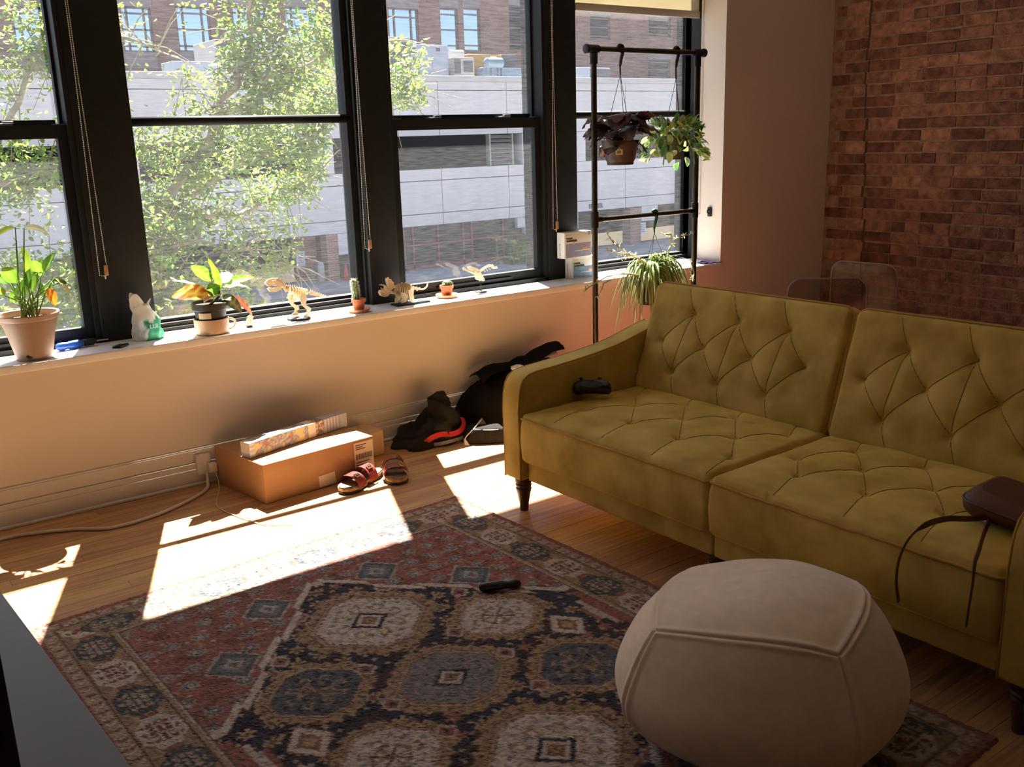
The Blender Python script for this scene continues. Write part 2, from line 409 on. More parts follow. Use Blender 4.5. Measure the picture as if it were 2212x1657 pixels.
def skyglass(name):
    m = bpy.data.materials.new(name); m.use_nodes = True; n = m.node_tree.nodes; p = n['Principled BSDF']; l = m.node_tree.links
    p.inputs['Metallic'].default_value = 1; p.inputs['Roughness'].default_value = .02
    nz = n.new('ShaderNodeTexNoise'); nz.inputs['Scale'].default_value = .3; tc = n.new('ShaderNodeTexCoord'); l.new(tc.outputs['Object'], nz.inputs[0])
    rp = n.new('ShaderNodeValToRGB'); rp.color_ramp.elements[0].color = (.40, .50, .62, 1); rp.color_ramp.elements[1].color = (.48, .58, .70, 1)
    l.new(nz.outputs[0], rp.inputs[0]); l.new(rp.outputs[0], p.inputs['Base Color']); MAT[name] = m
skyglass('sky_glass')
ZST = -4.66; YF = 40.0
st = MB().box(-60, 120, YW+3.5, YF-3.0, ZST-.3, ZST-.12).build('street', 'asphalt'); tag(st, kind='structure')
sw = MB().box(-60, 120, YF-3.0, YF+1.0, ZST-.3, ZST).box(-60, 120, YW+.6, YW+3.5, ZST-.3, ZST); tag(sw.build('sidewalk', 'sidewalk'), kind='structure')
# ---- parking garage opposite
gr = thing('parking_garage', 'pale concrete parking garage with dark level openings across the street', 'building', (26, YF, ZST))
PY1 = YF+.35
def gp(x0, x1, z0, z1, y=YF, m='concrete', nm='panel', d=None):
    j = .018
    return MB().box(x0+j, x1-j, y, d or PY1, z0+j, z1-j).build(nm, m, gr)
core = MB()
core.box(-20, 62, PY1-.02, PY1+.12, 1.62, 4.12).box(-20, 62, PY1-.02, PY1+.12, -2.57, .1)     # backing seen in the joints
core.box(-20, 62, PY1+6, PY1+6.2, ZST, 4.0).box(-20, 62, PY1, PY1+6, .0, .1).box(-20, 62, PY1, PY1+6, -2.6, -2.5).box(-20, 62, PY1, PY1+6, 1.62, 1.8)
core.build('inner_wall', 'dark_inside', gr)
MB().box(-20, 62, YF-.08, PY1+.3, 4.10, 4.36).build('parapet_cap', 'concrete_cap', gr, bevel=.02)
MB().box(-20, 62, PY1, YF+19, 3.9, 4.0).build('roof', 'roof_membrane', gr)
xs = [-19+4*k-.94+.0 for k in range(0, 21)]
xs = [17.06+4*k for k in range(-9, 11)]
for xa in xs:
    for z0, z1 in ((3.70, 4.11), (1.62, 3.70), (-.45, .10), (-2.0, -.45), (-2.57, -2.0)):
        gp(xa, xa+4, z0, z1)
# upper level piers between the openings
for xa, xb in ((18.65, 19.45), (10.2, 11.0), (30.0, 30.9), (0.5, 1.3), (33.4, 34.2), (44.5, 45.3)):
    MB().box(xa, xb, YF+.02, PY1+.4, .1, 1.62).build('pier', 'concrete', gr)
# louvre in the upper opening
lv = MB().box(28.0, 28.1, YF+.1, YF+.4, .1, 1.62).box(29.4, 29.5, YF+.1, YF+.4, .1, 1.62)
lvo = lv.build('louvre_frame', 'metal_cream', gr)
for k in range(8):
    z = .16+k*.185
    MB().add([(28.1, YF+.34, z+.13), (29.4, YF+.34, z+.13), (29.4, YF+.14, z), (28.1, YF+.14, z), (28.1, YF+.36, z+.10), (29.4, YF+.36, z+.10), (29.4, YF+.16, z-.02), (28.1, YF+.16, z-.02)],
             [(0, 1, 2, 3), (7, 6, 5, 4), (0, 4, 5, 1), (3, 2, 6, 7), (0, 3, 7, 4), (1, 5, 6, 2)]).build('louvre_slat', 'metal_cream', lvo)
# street level
MB().box(18.80, 19.36, YF+.05, YF+.7, ZST, -2.55).build('brick_pier', 'near_brick', gr)
MB().box(17.75, 18.80, YF+1.2, YF+1.5, ZST, -2.55).build('brick_return', 'near_brick', gr)
MB().box(19.36, 22.5, YF, PY1, -3.52, -2.57).build('panel', 'concrete', gr)
MB().box(20.6, 22.5, YF, PY1, ZST, -3.52).build('panel', 'concrete', gr)
MB().box(37.5, 38.32, YF+.05, YF+.7, ZST, -2.6).build('brick_pier', 'near_brick', gr)
MB().box(38.32, 39.58, YF, PY1, -3.4, -2.57).build('panel', 'concrete', gr)
MB().box(29.55, 30.0, YF, PY1, -3.09, -2.57).build('panel', 'concrete', gr)
MB().box(30.0, 33.62, YF, PY1, -3.46, -2.57).build('panel', 'concrete', gr)
MB().box(30.7, 33.62, YF+.05, PY1, ZST, -3.46).build('panel', 'concrete_cap', gr)
MB().box(10.0, 10.9, YF, PY1, ZST, -2.57).build('panel', 'concrete', gr)
MB().box(42.6, 62, YF, PY1, ZST, -2.57).build('panel', 'concrete', gr)
MB().box(-20, 6, YF, PY1, ZST, -2.57).build('panel', 'concrete', gr)
# red framed shopfront
sf = MB().box(22.5, 30.7, YF+.25, YF+.30, ZST, -2.57).build('shop_pane', 'shop_glass', gr)
fr = MB()
for x in (22.9, 23.4, 24.82, 26.29, 26.8, 28.73):
    fr.box(x-.045, x+.045, YF+.16, YF+.27, ZST, -2.57)
fr.box(22.5, 30.0, YF+.15, YF+.27, -3.50, -3.42).box(22.5, 30.7, YF+.16, YF+.27, ZST, ZST+.25)
fr.build('shop_frame', 'red_frame', gr)
# lettering
mt = lambda x, z, y=YF-.03: Matrix.Translation((x, y, z)) @ Matrix.Rotation(math.pi/2, 4, 'X')
text_mb('EXIT', .34, mt(15.32, -2.36), .02, bold=.01).build('lettering', 'dark_letter', gr)
text_mb('ENTER', .33, mt(34.87, -2.42), .02, bold=.01).build('lettering', 'dark_letter', gr)
text_mb('10', .42, mt(20.25, -4.15, YF+.22), .01).build('lettering', 'white_letter', gr)
MB().box(19.36, 20.6, YF+.25, YF+.3, ZST, -3.52).build('door_pane', 'shop_glass', gr)
for (x0, x1, z0, z1, yy) in ((17.78, 18.2, -4.0, -3.32, YF+1.16), (38.32, 38.84, -4.15, -3.5, YF+.2)):
    s = MB().box(x0, x1, yy, yy+.03, z0, z1).build('notice', 'white_sign', gr)
    b = MB()
    for k in range(5): b.box(x0+.07, x1-.07-.05*(k % 2), yy-.004, yy, z1-.12-k*.1, z1-.09-k*.1)
    b.build('print', 'dark_letter', s)
bo = thing('bollard', 'grey concrete bollard beside the brick pier across the street', 'bollard', (18.55, YF+.3, ZST))
MB().lathe([(.16, 0), (.16, .78), (.13, .86), (.06, .9)], (18.45, YF+.1, ZST), 12).build('post', 'concrete_cap', bo, smooth=True)
cn = thing('traffic_cone', 'red traffic cone at the dark garage door marked with numerals', 'cone', (19.55, YF-.2, ZST))
mat('red_plastic', (.7, .06, .07), .5, .05, 5)
MB().lathe([(.05, .7), (.12, .05)][::-1], (19.55, YF-.2, ZST), 12).build('cone_body', 'red_plastic', cn, smooth=True)
MB().box(19.38, 19.72, YF-.37, YF-.03, ZST, ZST+.05).build('base', 'red_plastic', cn)
# small planting by the shopfront
# ---- rooftop machines (roof is 4.0)
ZR = 4.0
def machine(name, label, cat, x0, x1, y0, y1, h, m):
    t = thing(name, label, cat, ((x0+x1)/2, (y0+y1)/2, ZR))
    MB().box(x0, x1, y0, y1, ZR, ZR+h).build('body', m, t, bevel=.04)
    return t
YR = 44.0
def ax(px, y=YR): return at(px, 150, y=y).x
def az(px, py, y=YR): return at(px, py, y=y).z
t = machine('condenser', 'tall cream rooftop condenser with dark mesh front above the garage parapet', 'machine', ax(828), ax(887), YR, YR+1.5, az(860, 80)-ZR, 'metal_cream')
MB().box(ax(845), ax(884), YR-.04, YR+.02, az(860, 147), az(860, 92)).build('grille', 'louver_dark', t)
for k in range(1, 4): MB().box(ax(845)+k*.33-.02, ax(845)+k*.33+.02, YR-.06, YR-.03, az(860, 147), az(860, 92)).build('bar', 'metal_cream', t)
MB().box(ax(848), ax(868), YR-.05, YR+.01, az(858, 86), az(858, 82)).build('name_plate', 'lintel_stone', t)
t = machine('generator', 'big white box generator with small square vent on garage roof', 'machine', ax(888), ax(970), YR, YR+2.2, az(950, 97)-ZR, 'metal_white')
MB().box(ax(944), ax(952), YR-.03, YR+.01, az(950, 111), az(950, 104)).build('vent', 'louver_dark', t)
MB().box(ax(888), ax(902), YR-.03, YR+.01, az(895, 114), az(895, 104)).build('louvre', 'louver_dark', t)
MB().box(ax(935), ax(967), YR-.02, YR+.01, az(950, 153), az(950, 117)).build('door', 'metal_white', t)
t = machine('air_unit', 'small cream framed air unit right of the white generator', 'machine', ax(974), ax(1018), YR-.3, YR+1.0, az(1000, 125)-ZR, 'metal_cream')
MB().box(ax(995), ax(1014), YR-.34, YR-.28, az(1005, 157), az(1005, 133)).build('grille', 'louver_dark', t)
MB().box(ax(975), ax(988), YR-.34, YR-.28, az(985, 160), az(985, 129)).build('grille', 'louver_dark', t)
t = thing('duct', 'grey cylindrical duct lying above the small cream air unit', 'duct', (ax(985), YR+1, ZR))
MB().tube([(ax(972, YR+1.4), YR+1.4, az(985, 117, YR+1.4)), (ax(1000, YR+1.4), YR+1.4, az(985, 117, YR+1.4))], .22, 12).build('pipe', 'concrete_cap', t, smooth=.8)
MB().box(ax(975, YR+1.4), ax(998, YR+1.4), YR+1.3, YR+1.5, ZR, az(985, 120, YR+1.4)).build('stand', 'louver_dark', t)
t = machine('compressor', 'yellow compressor with dark end on garage roof', 'machine', ax(1046), ax(1120), YR+1.5, YR+3, az(1090, 113)-ZR, 'yellow_paint')
MB().box(ax(1119), ax(1150), YR+1.5, YR+3, ZR, az(1135, 113)).build('dark_end', 'louver_dark', t, bevel=.03)
MB().box(ax(1093), ax(1107), YR+1.45, YR+1.52, az(1098, 124), az(1098, 117)).build('sticker', 'white_sign', t)
MB().box(ax(1060), ax(1150), YR+.8, YR+1.4, ZR, az(1100, 144)).build('skid', 'blue_metal', t, bevel=.03)
t = thing('pressure_tank', 'pale blue tank on legs in front of the yellow compressor', 'tank', (ax(1065), YR, ZR))
MB().tube([(ax(1047), YR, az(1065, 136)), (ax(1051), YR, az(1065, 136)), (ax(1083), YR, az(1065, 136)), (ax(1087), YR, az(1065, 136))], [.12, .27, .27, .12], 14).build('vessel', 'blue_metal', t, smooth=.8)
for px in (1052, 1062, 1076, 1083): MB().box(ax(px)-.03, ax(px)+.03, YR-.1, YR+.1, ZR, az(px, 140)).build('leg', 'blue_metal', t)
t = machine('roof_box', 'low pale rooftop unit left among the tree leaves', 'machine', ax(372), ax(470), YR, YR+1.5, az(440, 133)-ZR, 'metal_white')
t = machine('roof_hut', 'concrete rooftop stair hut with slatted vent behind the tree', 'hut', ax(468, YR+3), ax(742, YR+3), YR+3, YR+6, az(560, 88, YR+3)-ZR, 'hut_concrete')
for k in range(6): MB().box(ax(470, YR+2.9)+.1, ax(514, YR+2.9), YR+2.94, YR+3.0, az(480, 127, YR+3)+k*.19, az(480, 127, YR+3)+k*.19+.1).build('slat', 'louver_dark', t)
t = machine('roof_cabinet', 'blue-grey metal rooftop cabinet behind the hanging brown pot', 'machine', ax(1250), ax(1318), YR, YR+1.2, az(1290, 146)-ZR, 'metal_white')
MB().box(ax(1275), ax(1318), YR-.04, YR+.01, ZR+.1, az(1290, 150)).build('opening', 'louver_dark', t)
# ---- brick loft building behind
YBK = 60.0
bl = thing('brick_building', 'old red brick loft building with sky-reflecting windows behind the garage', 'building', (40, YBK, 0))
wins = [(264, 330, 15, 112, 3), (383, 456, 15, 112, 3), (505, 578, 15, 110, 3), (618, 690, 16, 110, 3), (842, 906, 18, 152, 3), (952, 990, 18, 110, 1), (1002, 1038, 18, 110, 1), (1100, 1132, 12, 108, 1),
        (30, 110, 15, 110, 3), (-100, -20, 15, 110, 3), (1275, 1318, 33, 85, 1), (1402, 1448, 38, 80, 1), (1400, 1448, 128, 172, 1)]
zb0, zb1 = -2, 14.5
rects = []
for (a, b, c, d, k) in wins:
    m_ = (a+b)/2
    rects.append((at(a, (c+d)/2, y=YBK).x, at(b, (c+d)/2, y=YBK).x, at(m_, d, y=YBK).z, at(m_, c, y=YBK).z, k))
rects.sort()
# wall pieces around the openings: full height between windows, bands above and below each window
wl = MB(); xcur = -10
groups = []
for rc in rects:
    if groups and rc[0] < groups[-1][-1][1]: groups[-1].append(rc)
    else: groups.append([rc])
for g in groups:
    x0 = min(r_[0] for r_ in g); x1 = max(r_[1] for r_ in g)
    wl.box(xcur, x0, YBK, YBK+.4, zb0, zb1)
    zc = zb0
    for r_ in sorted(g, key=lambda q: q[2]):
        wl.box(x0, x1, YBK, YBK+.4, zc, r_[2]); zc = r_[3]
    wl.box(x0, x1, YBK, YBK+.4, zc, zb1); xcur = x1
wl.box(xcur, 95, YBK, YBK+.4, zb0, zb1)
wl.build('wall', 'far_brick', bl)
for (x0, x1, z0, z1, k) in rects:
    wf = MB(); w_ = .09
    wf.box(x0, x1, YBK+.12, YBK+.25, z0, z0+w_).box(x0, x1, YBK+.12, YBK+.25, z1-w_, z1).box(x0, x0+w_, YBK+.12, YBK+.25, z0, z1).box(x1-w_, x1, YBK+.12, YBK+.25, z0, z1)
    H_ = z1-z0; zz = [z0+H_*.13, z0+H_*.5, z1-H_*.14]
    for q in zz: wf.box(x0, x1, YBK+.12, YBK+.25, q-.05, q+.05)
    if k == 3:
        for q in (.22, .78): wf.box(x0+(x1-x0)*q-.05, x0+(x1-x0)*q+.05, YBK+.12, YBK+.25, z0, z1)
    f_ = wf.build('window_frame', 'window_frame_brown', bl)
    MB().box(x0, x1, YBK+.2, YBK+.22, z0, z1).build('pane', 'sky_glass' if x0 < 43 else 'shop_glass', f_)
    MB().box(x0-.05, x1+.05, YBK-.03, YBK+.3, z1, z1+.9).build('lintel', 'lintel_stone', bl)
    if k == 3: MB().box(x0-.05, x1+.05, YBK-.06, YBK+.1, z0-.9, z0).build('spandrel', 'lintel_stone', bl)
# ---- street tree in front of the windows
mat('bark', (.30, .25, .19), .9, .25, 8, bump=.6, bscale=30)
mat('tree_leaf', (.20, .32, .06), .5, .15, 3, trans=.55, attr=True)
tr = thing('street_tree', 'leafy green street tree filling the two windows by the large potted plant', 'tree', (1.2, 10.5, ZST))
rng = random.Random(5)
def P3(px, py, d): return at(px, py, y=d)
limbs = [  # pixel paths with their distance from the camera
    ([(-700, 1900, 10.6), (-420, 1200, 10.5), (-180, 800, 10.4), (60, 620, 10.2), (330, 480, 10.2), (520, 350, 10.4), (640, 240, 10.6), (700, 120, 10.8)], .09),
    ([(-180, 800, 10.4), (-60, 420, 11), (60, 150, 11.3), (130, -60, 11.5)], .06),
    ([(330, 480, 10.2), (470, 250, 9.8), (530, 120, 9.6), (545, 0, 9.5), (600, -120, 9.5)], .05),
    ([(60, 620, 10.2), (220, 560, 9.6), (400, 640, 9.3), (520, 660, 9.2)], .05),
    ([(330, 480, 10.2), (480, 470, 10.6), (620, 420, 10.9), (700, 360, 11)], .05),
    ([(470, 250, 9.8), (590, 190, 9.5), (690, 120, 9.2), (800, 90, 9.2)], .04),
    ([(-60, 420, 11), (100, 360, 10.5), (260, 330, 10.3), (420, 300, 10)], .05),
    ([(520, 350, 10.4), (640, 320, 10.2), (720, 240, 10), (840, 180, 9.9), (890, 205, 9.8)], .035),
    ([(60, 150, 11.3), (200, 60, 11), (340, 110, 10.6)], .05),
    ([(400, 640, 9.3), (350, 720, 9.2), (200, 760, 9.2)], .03),
    ([(220, 560, 9.6), (430, 520, 9.4), (560, 560, 9.3), (640, 575, 9.2)], .025),
    ([(-180, 800, 10.4), (0, 700, 9.8), (100, 690, 9.6)], .04),
]
bk = MB(); fol = MB()
twigs = []
for pts, r0 in limbs:
    P = [P3(*p) for p in pts]
    # resample with a little wobble
    Q = []
    for a, b in zip(P[:-1], P[1:]):
        for k in range(4):
            t_ = k/4; Q.append(a.lerp(b, t_)+Vector((rng.gauss(0, .03), rng.gauss(0, .05), rng.gauss(0, .03))))
    Q.append(P[-1])
    bk.tube(Q, [r0*(1-.85*i/(len(Q)-1)) for i in range(len(Q))], 7)
    for i, q in enumerate(Q):
        fr_ = i/(len(Q)-1)
        if r0 > .08 and fr_ < .42: continue
        for k in range(5 if r0 < .12 else 4):
            d = Vector((rng.gauss(0, .8), rng.gauss(0, .7), rng.gauss(.05, .6))); d.normalize()
            L = rng.uniform(.3, .75)
            e = q+d*L+Vector((0, 0, -.05)); m_ = q.lerp(e, .5)+Vector((0, 0, .05))
            twigs.append((q, m_, e))
bk.build('branches', 'bark', tr, smooth=True)
tw = MB()
nleaf = 0
def keep_leaf(p):
    """leave the gaps the photograph shows: nothing right of the diagonal outline"""
    d = p-CAM; w = d.dot(_f)
    px, py = d.dot(_r)/w*F_PX+1106, d.dot(_d)/w*F_PX+828.5
    lim = 730 if py < 270 else (720-(py-270)*.15 if py < 420 else 700-(py-420)*.45)
    if px > lim:
        return 835 < px < 925 and 80 < py < 235
    if 255 < px < 470 and 10 < py < 135: return rng.random() < .06
    if 285 < px < 520 and 135 < py < 250: return rng.random() < .45
    if 300 < px < 720 and 430 < py < 520 and px > 430: return rng.random() < .4
    if px > 380 and py > 520: return rng.random() < .45
    if px < 150 and 130 < py < 250: return rng.random() < .45
    return True
for q, m_, e in twigs:
    tw.tube([q, m_, e], [.008, .006, .003], 4, cap=False)
    for k in range(rng.randint(34, 44)):
        t_ = rng.uniform(.15, 1.05)
        c = (q.lerp(m_, t_*2) if t_ < .5 else m_.lerp(e, t_*2-1))+Vector((rng.gauss(0, .08), rng.gauss(0, .08), rng.gauss(0, .06)))
        if not keep_leaf(c): continue
        d = Vector((rng.gauss(0, 1), rng.gauss(0, 1), rng.gauss(-.5, .6))).normalized()
        s_ = d.cross(Vector((rng.gauss(0, .4), rng.gauss(0, .4), 1))).normalized(); nn = d.cross(s_)
        L = rng.uniform(.05, .088); w_ = L*rng.uniform(.24, .32)
        g = rng.uniform(.6, 1.15); col = (.22*g*rng.uniform(.75, 1.35), .335*g, .05*g)
        k1, k2 = c+d*L*.28, c+d*L*.66
        fol.add([c, k1+s_*w_*.92+nn*.005, k2+s_*w_*.78+nn*.004, c+d*L-nn*.008, k2-s_*w_*.78+nn*.004, k1-s_*w_*.92+nn*.005, c+d*L*.45-nn*.004],
                [(0, 1, 6), (1, 2, 6), (2, 3, 6), (6, 3, 4), (6, 4, 5), (0, 6, 5)], 0, col); nleaf += 1
tw.build('twigs', 'bark', tr)
fol.build('foliage', 'tree_leaf', tr, kind='stuff')
print('leaves', nleaf)
# a clump of grassy planting reflected/seen by the shopfront
pl = thing('street_shrub', 'low leafy shrub in front of the red framed shopfront', 'shrub', (29.9, YF-1.5, ZST))
sh = MB(); c0 = at(1120, 545, y=YF-1.5)
for k in range(160):
    a_ = rng.uniform(0, 6.28); r_ = rng.uniform(.1, .9)
    b_ = Vector((c0.x+rng.gauss(0, .5), YF-1.5+rng.gauss(0, .4), ZST)); e_ = b_+Vector((math.cos(a_)*r_, math.sin(a_)*r_*.5, rng.uniform(.5, 1.5)))
    s_ = Vector((-math.sin(a_), 0, 0))*.035+Vector((.02, 0, 0)); m_ = b_.lerp(e_, .6)+Vector((0, 0, .25))
    g = rng.uniform(.6, 1.1)
    sh.add([b_-s_, b_+s_, m_+s_, m_-s_, e_], [(0, 1, 2, 3), (3, 2, 4)], 0, (.15*g, .26*g, .07*g))
sh.build('foliage', 'tree_leaf', pl, kind='stuff')
# ================================================================== SOFA
mat('velvet', (.49, .33, .066), .75, .16, 7, sheen=.8, spec=.12, bump=.08, bscale=300, bdist=.002, col2=(.66, .475, .14))
mat('velvet_seam', (.16, .10, .02), .9, .1, 20)
mat('velvet_pipe', (.46, .27, .06), .7, .1, 20, sheen=.4, spec=.12)
mat('leg_wood', (.075, .032, .016), .35, .3, 12, stretch=(1, 1, .2), spec=.5)
TH = math.atan2(.06, 1.86)
SU = Vector((math.sin(TH), -math.cos(TH), 0)); SV = Vector((math.cos(TH), math.sin(TH), 0)); SO = Vector((2.144, 2.925, 0)); ZU = Vector((0, 0, 1))
def S(u, v, z): return SO+SU*u+SV*v+ZU*z
sofa = thing('sofa', 'mustard velvet tufted split-back sofa with sloped arms beside the rug', 'sofa', S(.96, .4, 0))
def rr(p, q, kp, kq):
    """round the corners of a unit square patch"""
    ap, aq = abs(p), abs(q)
    if ap > 1-kp and aq > 1-kq:
        x, y = (ap-1+kp)/kp, (aq-1+kq)/kq
        x2, y2 = x*math.sqrt(max(0, 1-y*y/2)), y*math.sqrt(max(0, 1-x*x/2))
        ap, aq = 1-kp+x2*kp, 1-kq+y2*kq
    return math.copysign(ap, p), math.copysign(aq, q)
def cushion(name, org, A, B, N, la, lb, thick, buttons, crown, rc, seed, dip=.026, res=.0105, parent=None, pipe=True, material='velvet'):
    na, nb_ = int(la/res), int(lb/res); mb = MB()
    bs = [Vector((a, b)) for a, b in buttons]
    segs = []
    for i in range(len(bs)):
        for j in range(i+1, len(bs)):
            dv = bs[i]-bs[j]
            if dv.length < .30 and abs(dv.y) > .08: segs.append((bs[i], bs[j]))
    for b in bs:   # seams running out to the edges
        if b.y < .25*lb+.1: segs.append((b, Vector((b.x+.06, -.02))))
        if b.y > lb*.7: segs.append((b, Vector((b.x-.06, lb+.02))))
    segs = [(p, q-p, (q-p).length_squared) for p, q in segs]
    def hgt(a, b):
        p, q = 2*a/la-1, 2*b/lb-1
        h = crown*(1-abs(p)**3.5)*(1-abs(q)**3.5)
        e = min(a, la-a, b, lb-b); er = .022
        if e < er: h -= er-math.sqrt(max(0, er*er-(er-e)**2))
        t = Vector((a, b)); dd = 0
        for c in bs:
            r_ = (t-c).length
            if r_ < .2: dd += dip*math.exp(-r_/.019)+.0025*math.exp(-(r_/.06)**2)
        cr = 0
        for p0, d_, l2 in segs:
            k = max(0, min(1, (t-p0).dot(d_)/l2)); r2 = (t-p0-d_*k).length_squared
            if r2 < .002: cr = max(cr, .003*math.exp(-r2/.00006)+.0012*math.exp(-r2/.0008))
        h -= dd+cr
        h += .0035*noise.noise(Vector((a*9+seed, b*9, seed)))+.002*noise.noise(Vector((a*23, b*31+seed, 2)))
        return h
    idx = {}; vs_ = []
    for i in range(na+1):
        for j in range(nb_+1):
            a0, b0 = la*i/na, lb*j/nb_
            p, q = rr(2*i/na-1, 2*j/nb_-1, 2*rc/la, 2*rc/lb)
            a, b = (p+1)*la/2, (q+1)*lb/2
            vs_.append(org+A*a+B*b+N*hgt(a0, b0))
    f = [(i*(nb_+1)+j, (i+1)*(nb_+1)+j, (i+1)*(nb_+1)+j+1, i*(nb_+1)+j+1) for i in range(na) for j in range(nb_)]
    ring = [(i, 0) for i in range(na)]+[(na, j) for j in range(nb_)]+[(i, nb_) for i in range(na, 0, -1)]+[(0, j) for j in range(nb_, 0, -1)]
    rid = [i*(nb_+1)+j for i, j in ring]; m = len(rid); cen = org+A*(la/2)+B*(lb/2)
    prev = rid
    for dep, infl in ((.05, .006), (thick*.55, .010), (thick-.012, .004), (thick, -.008)):
        st_ = len(vs_)
        for k in rid:
            p = vs_[k]; out = p-cen; out -= N*out.dot(N); out.normalize()
            base = p-N*((p-org).dot(N))
            vs_.append(base+out*infl-N*dep)
        cur = list(range(st_, st_+m))
        f += [(prev[k], cur[k], cur[(k+1) % m], prev[(k+1) % m]) for k in range(m)]
        prev = cur
    f.append(tuple(prev[::-1]))
    if A.cross(B).dot(N) < 0: f = [q[::-1] for q in f]
    mb.add(vs_, f)
    o = mb.build(name, material, parent, smooth=True)
    if pipe:
        pts = []
        for k in range(0, m, 2):
            p = vs_[rid[k]]; out = p-cen; out -= N*out.dot(N); out.normalize()
            pts.append(p+out*.003+N*.002)
        pts.append(pts[0])
        MB().tube(pts, .0045, 6, cap=False).build('piping', 'velvet_pipe', o, smooth=True)
    sb = MB()
    for p0, d_, l2 in segs:
        pts = []
        for k in range(13):
            q = p0+d_*(k/12)
            if .012 < q.x < la-.012 and .012 < q.y < lb-.012: pts.append(org+A*q.x+B*q.y+N*(hgt(q.x, q.y)+.0012))
        if len(pts) > 2: sb.tube(pts, .0011, 4, cap=False)
    sb.build('stitching', 'velvet_seam', o, kind='stuff')
    for c in bs:
        cc = org+A*c.x+B*c.y+N*(hgt(c.x, c.y)+.001)
        MB().lathe([(.009, 0), (.0085, .003), (.004, .005)], cc, 8, mat=N.to_track_quat('Z', 'Y').to_matrix()).build('button', material, o, smooth=True)
    return o
seat1 = [(.131, .228), (.393, .224), (.646, .21), (.239, .40), (.497, .395), (.768, .369), (.363, .56), (.621, .55), (.10, .55), (.87, .54), (.885, .205)]
seat2 = [(.183, .205), (.419, .214), (.65, .234), (.076, .352), (.294, .389), (.531, .393), (.77, .39), (.169, .543), (.409, .552), (.656, .553), (.88, .55)]
back1 = [(.24, .363), (.471, .36), (.708, .358), (.093, .229), (.324, .234), (.566, .229), (.806, .234), (.188, .11), (.433, .102), (.666, .102)]
back2 = [(.223, .357), (.455, .36), (.69, .36), (.083, .233), (.313, .237), (.556, .235), (.80, .235), (.187, .106), (.431, .107), (.665, .108)]
WB = (SV*.15+ZU*.45).normalized(); NB = SU.cross(WB); NB = NB if NB.dot(SV) < 0 else -NB
for k, (u0, st_, bk_) in enumerate(((.004, seat1, back1), (.969, seat2, back2))):
    ln = .956 if k == 0 else .926
    cushion('seat_cushion', S(u0, 0, .436), SU, SV, ZU, ln, .70, .198, st_, .016, .02, 3+k, parent=sofa)
    cushion('backrest', S(u0-.002, .622, .425), SU, WB, NB, ln-.004, .478, .12, bk_, .012, .045, 8+k, dip=.034, parent=sofa)
# arms
prof = [(.0, .150), (.0, .30), (-.002, .44), (.003, .50), (.012, .54), (.030, .570), (.058, .586), (.10, .593), (.19, .598), (.31, .606), (.42, .616), (.52, .628), (.60, .643), (.68, .662), (.75, .680), (.81, .692), (.83, .66), (.80, .30), (.76, .150)]
for u0, u1 in ((-.112, -.003), (1.899, 2.008)):
    a = MB().prism([S(u0, v, z) for v, z in prof], SU*(u1-u0)); a.f = [f[::-1] for f in a.f]
    ao = a.build('arm', 'velvet', sofa, bevel=.014, seg=3)
    for uu in (u0, u1):
        sg = .0055 if uu == u0 else -.0055
        MB().tube([S(uu+sg, v+(.0035 if z < .57 else 0), z-(.0 if z < .57 else .0035)) for v, z in prof[:16]], .0042, 6).build('piping', 'velvet_pipe', ao, smooth=True)
# base rails
for ua, ub in ((.006, .962), (.968, 1.892)):
    r_ = MB().prism([S(ua, .032, .148), S(ub, .032, .148), S(ub, .74, .148), S(ua, .74, .148)], (0, 0, .088))
    r_.build('base_rail', 'velvet', sofa, bevel=.008)
# back frame behind the cushions
MB().prism([S(0, .775, .16), S(1.896, .775, .16), S(1.896, .83, .16), S(0, .83, .16)], (0, 0, .30)).build('back_frame', 'velvet', sofa, bevel=.01)
legp = [(.017, 0), (.018, .004), (.020, .03), (.028, .075), (.033, .092), (.033, .097), (.028, .101), (.033, .106), (.034, .113), (.029, .118), (.035, .124), (.037, .150)]
for u, v in ((-.055, .055), (1.95, .055), (-.055, .72), (1.95, .72), (.965, .06), (.965, .70)):
    MB().lathe(legp, S(u, v, 0), 16).build('leg', 'leg_wood', sofa, smooth=.6)
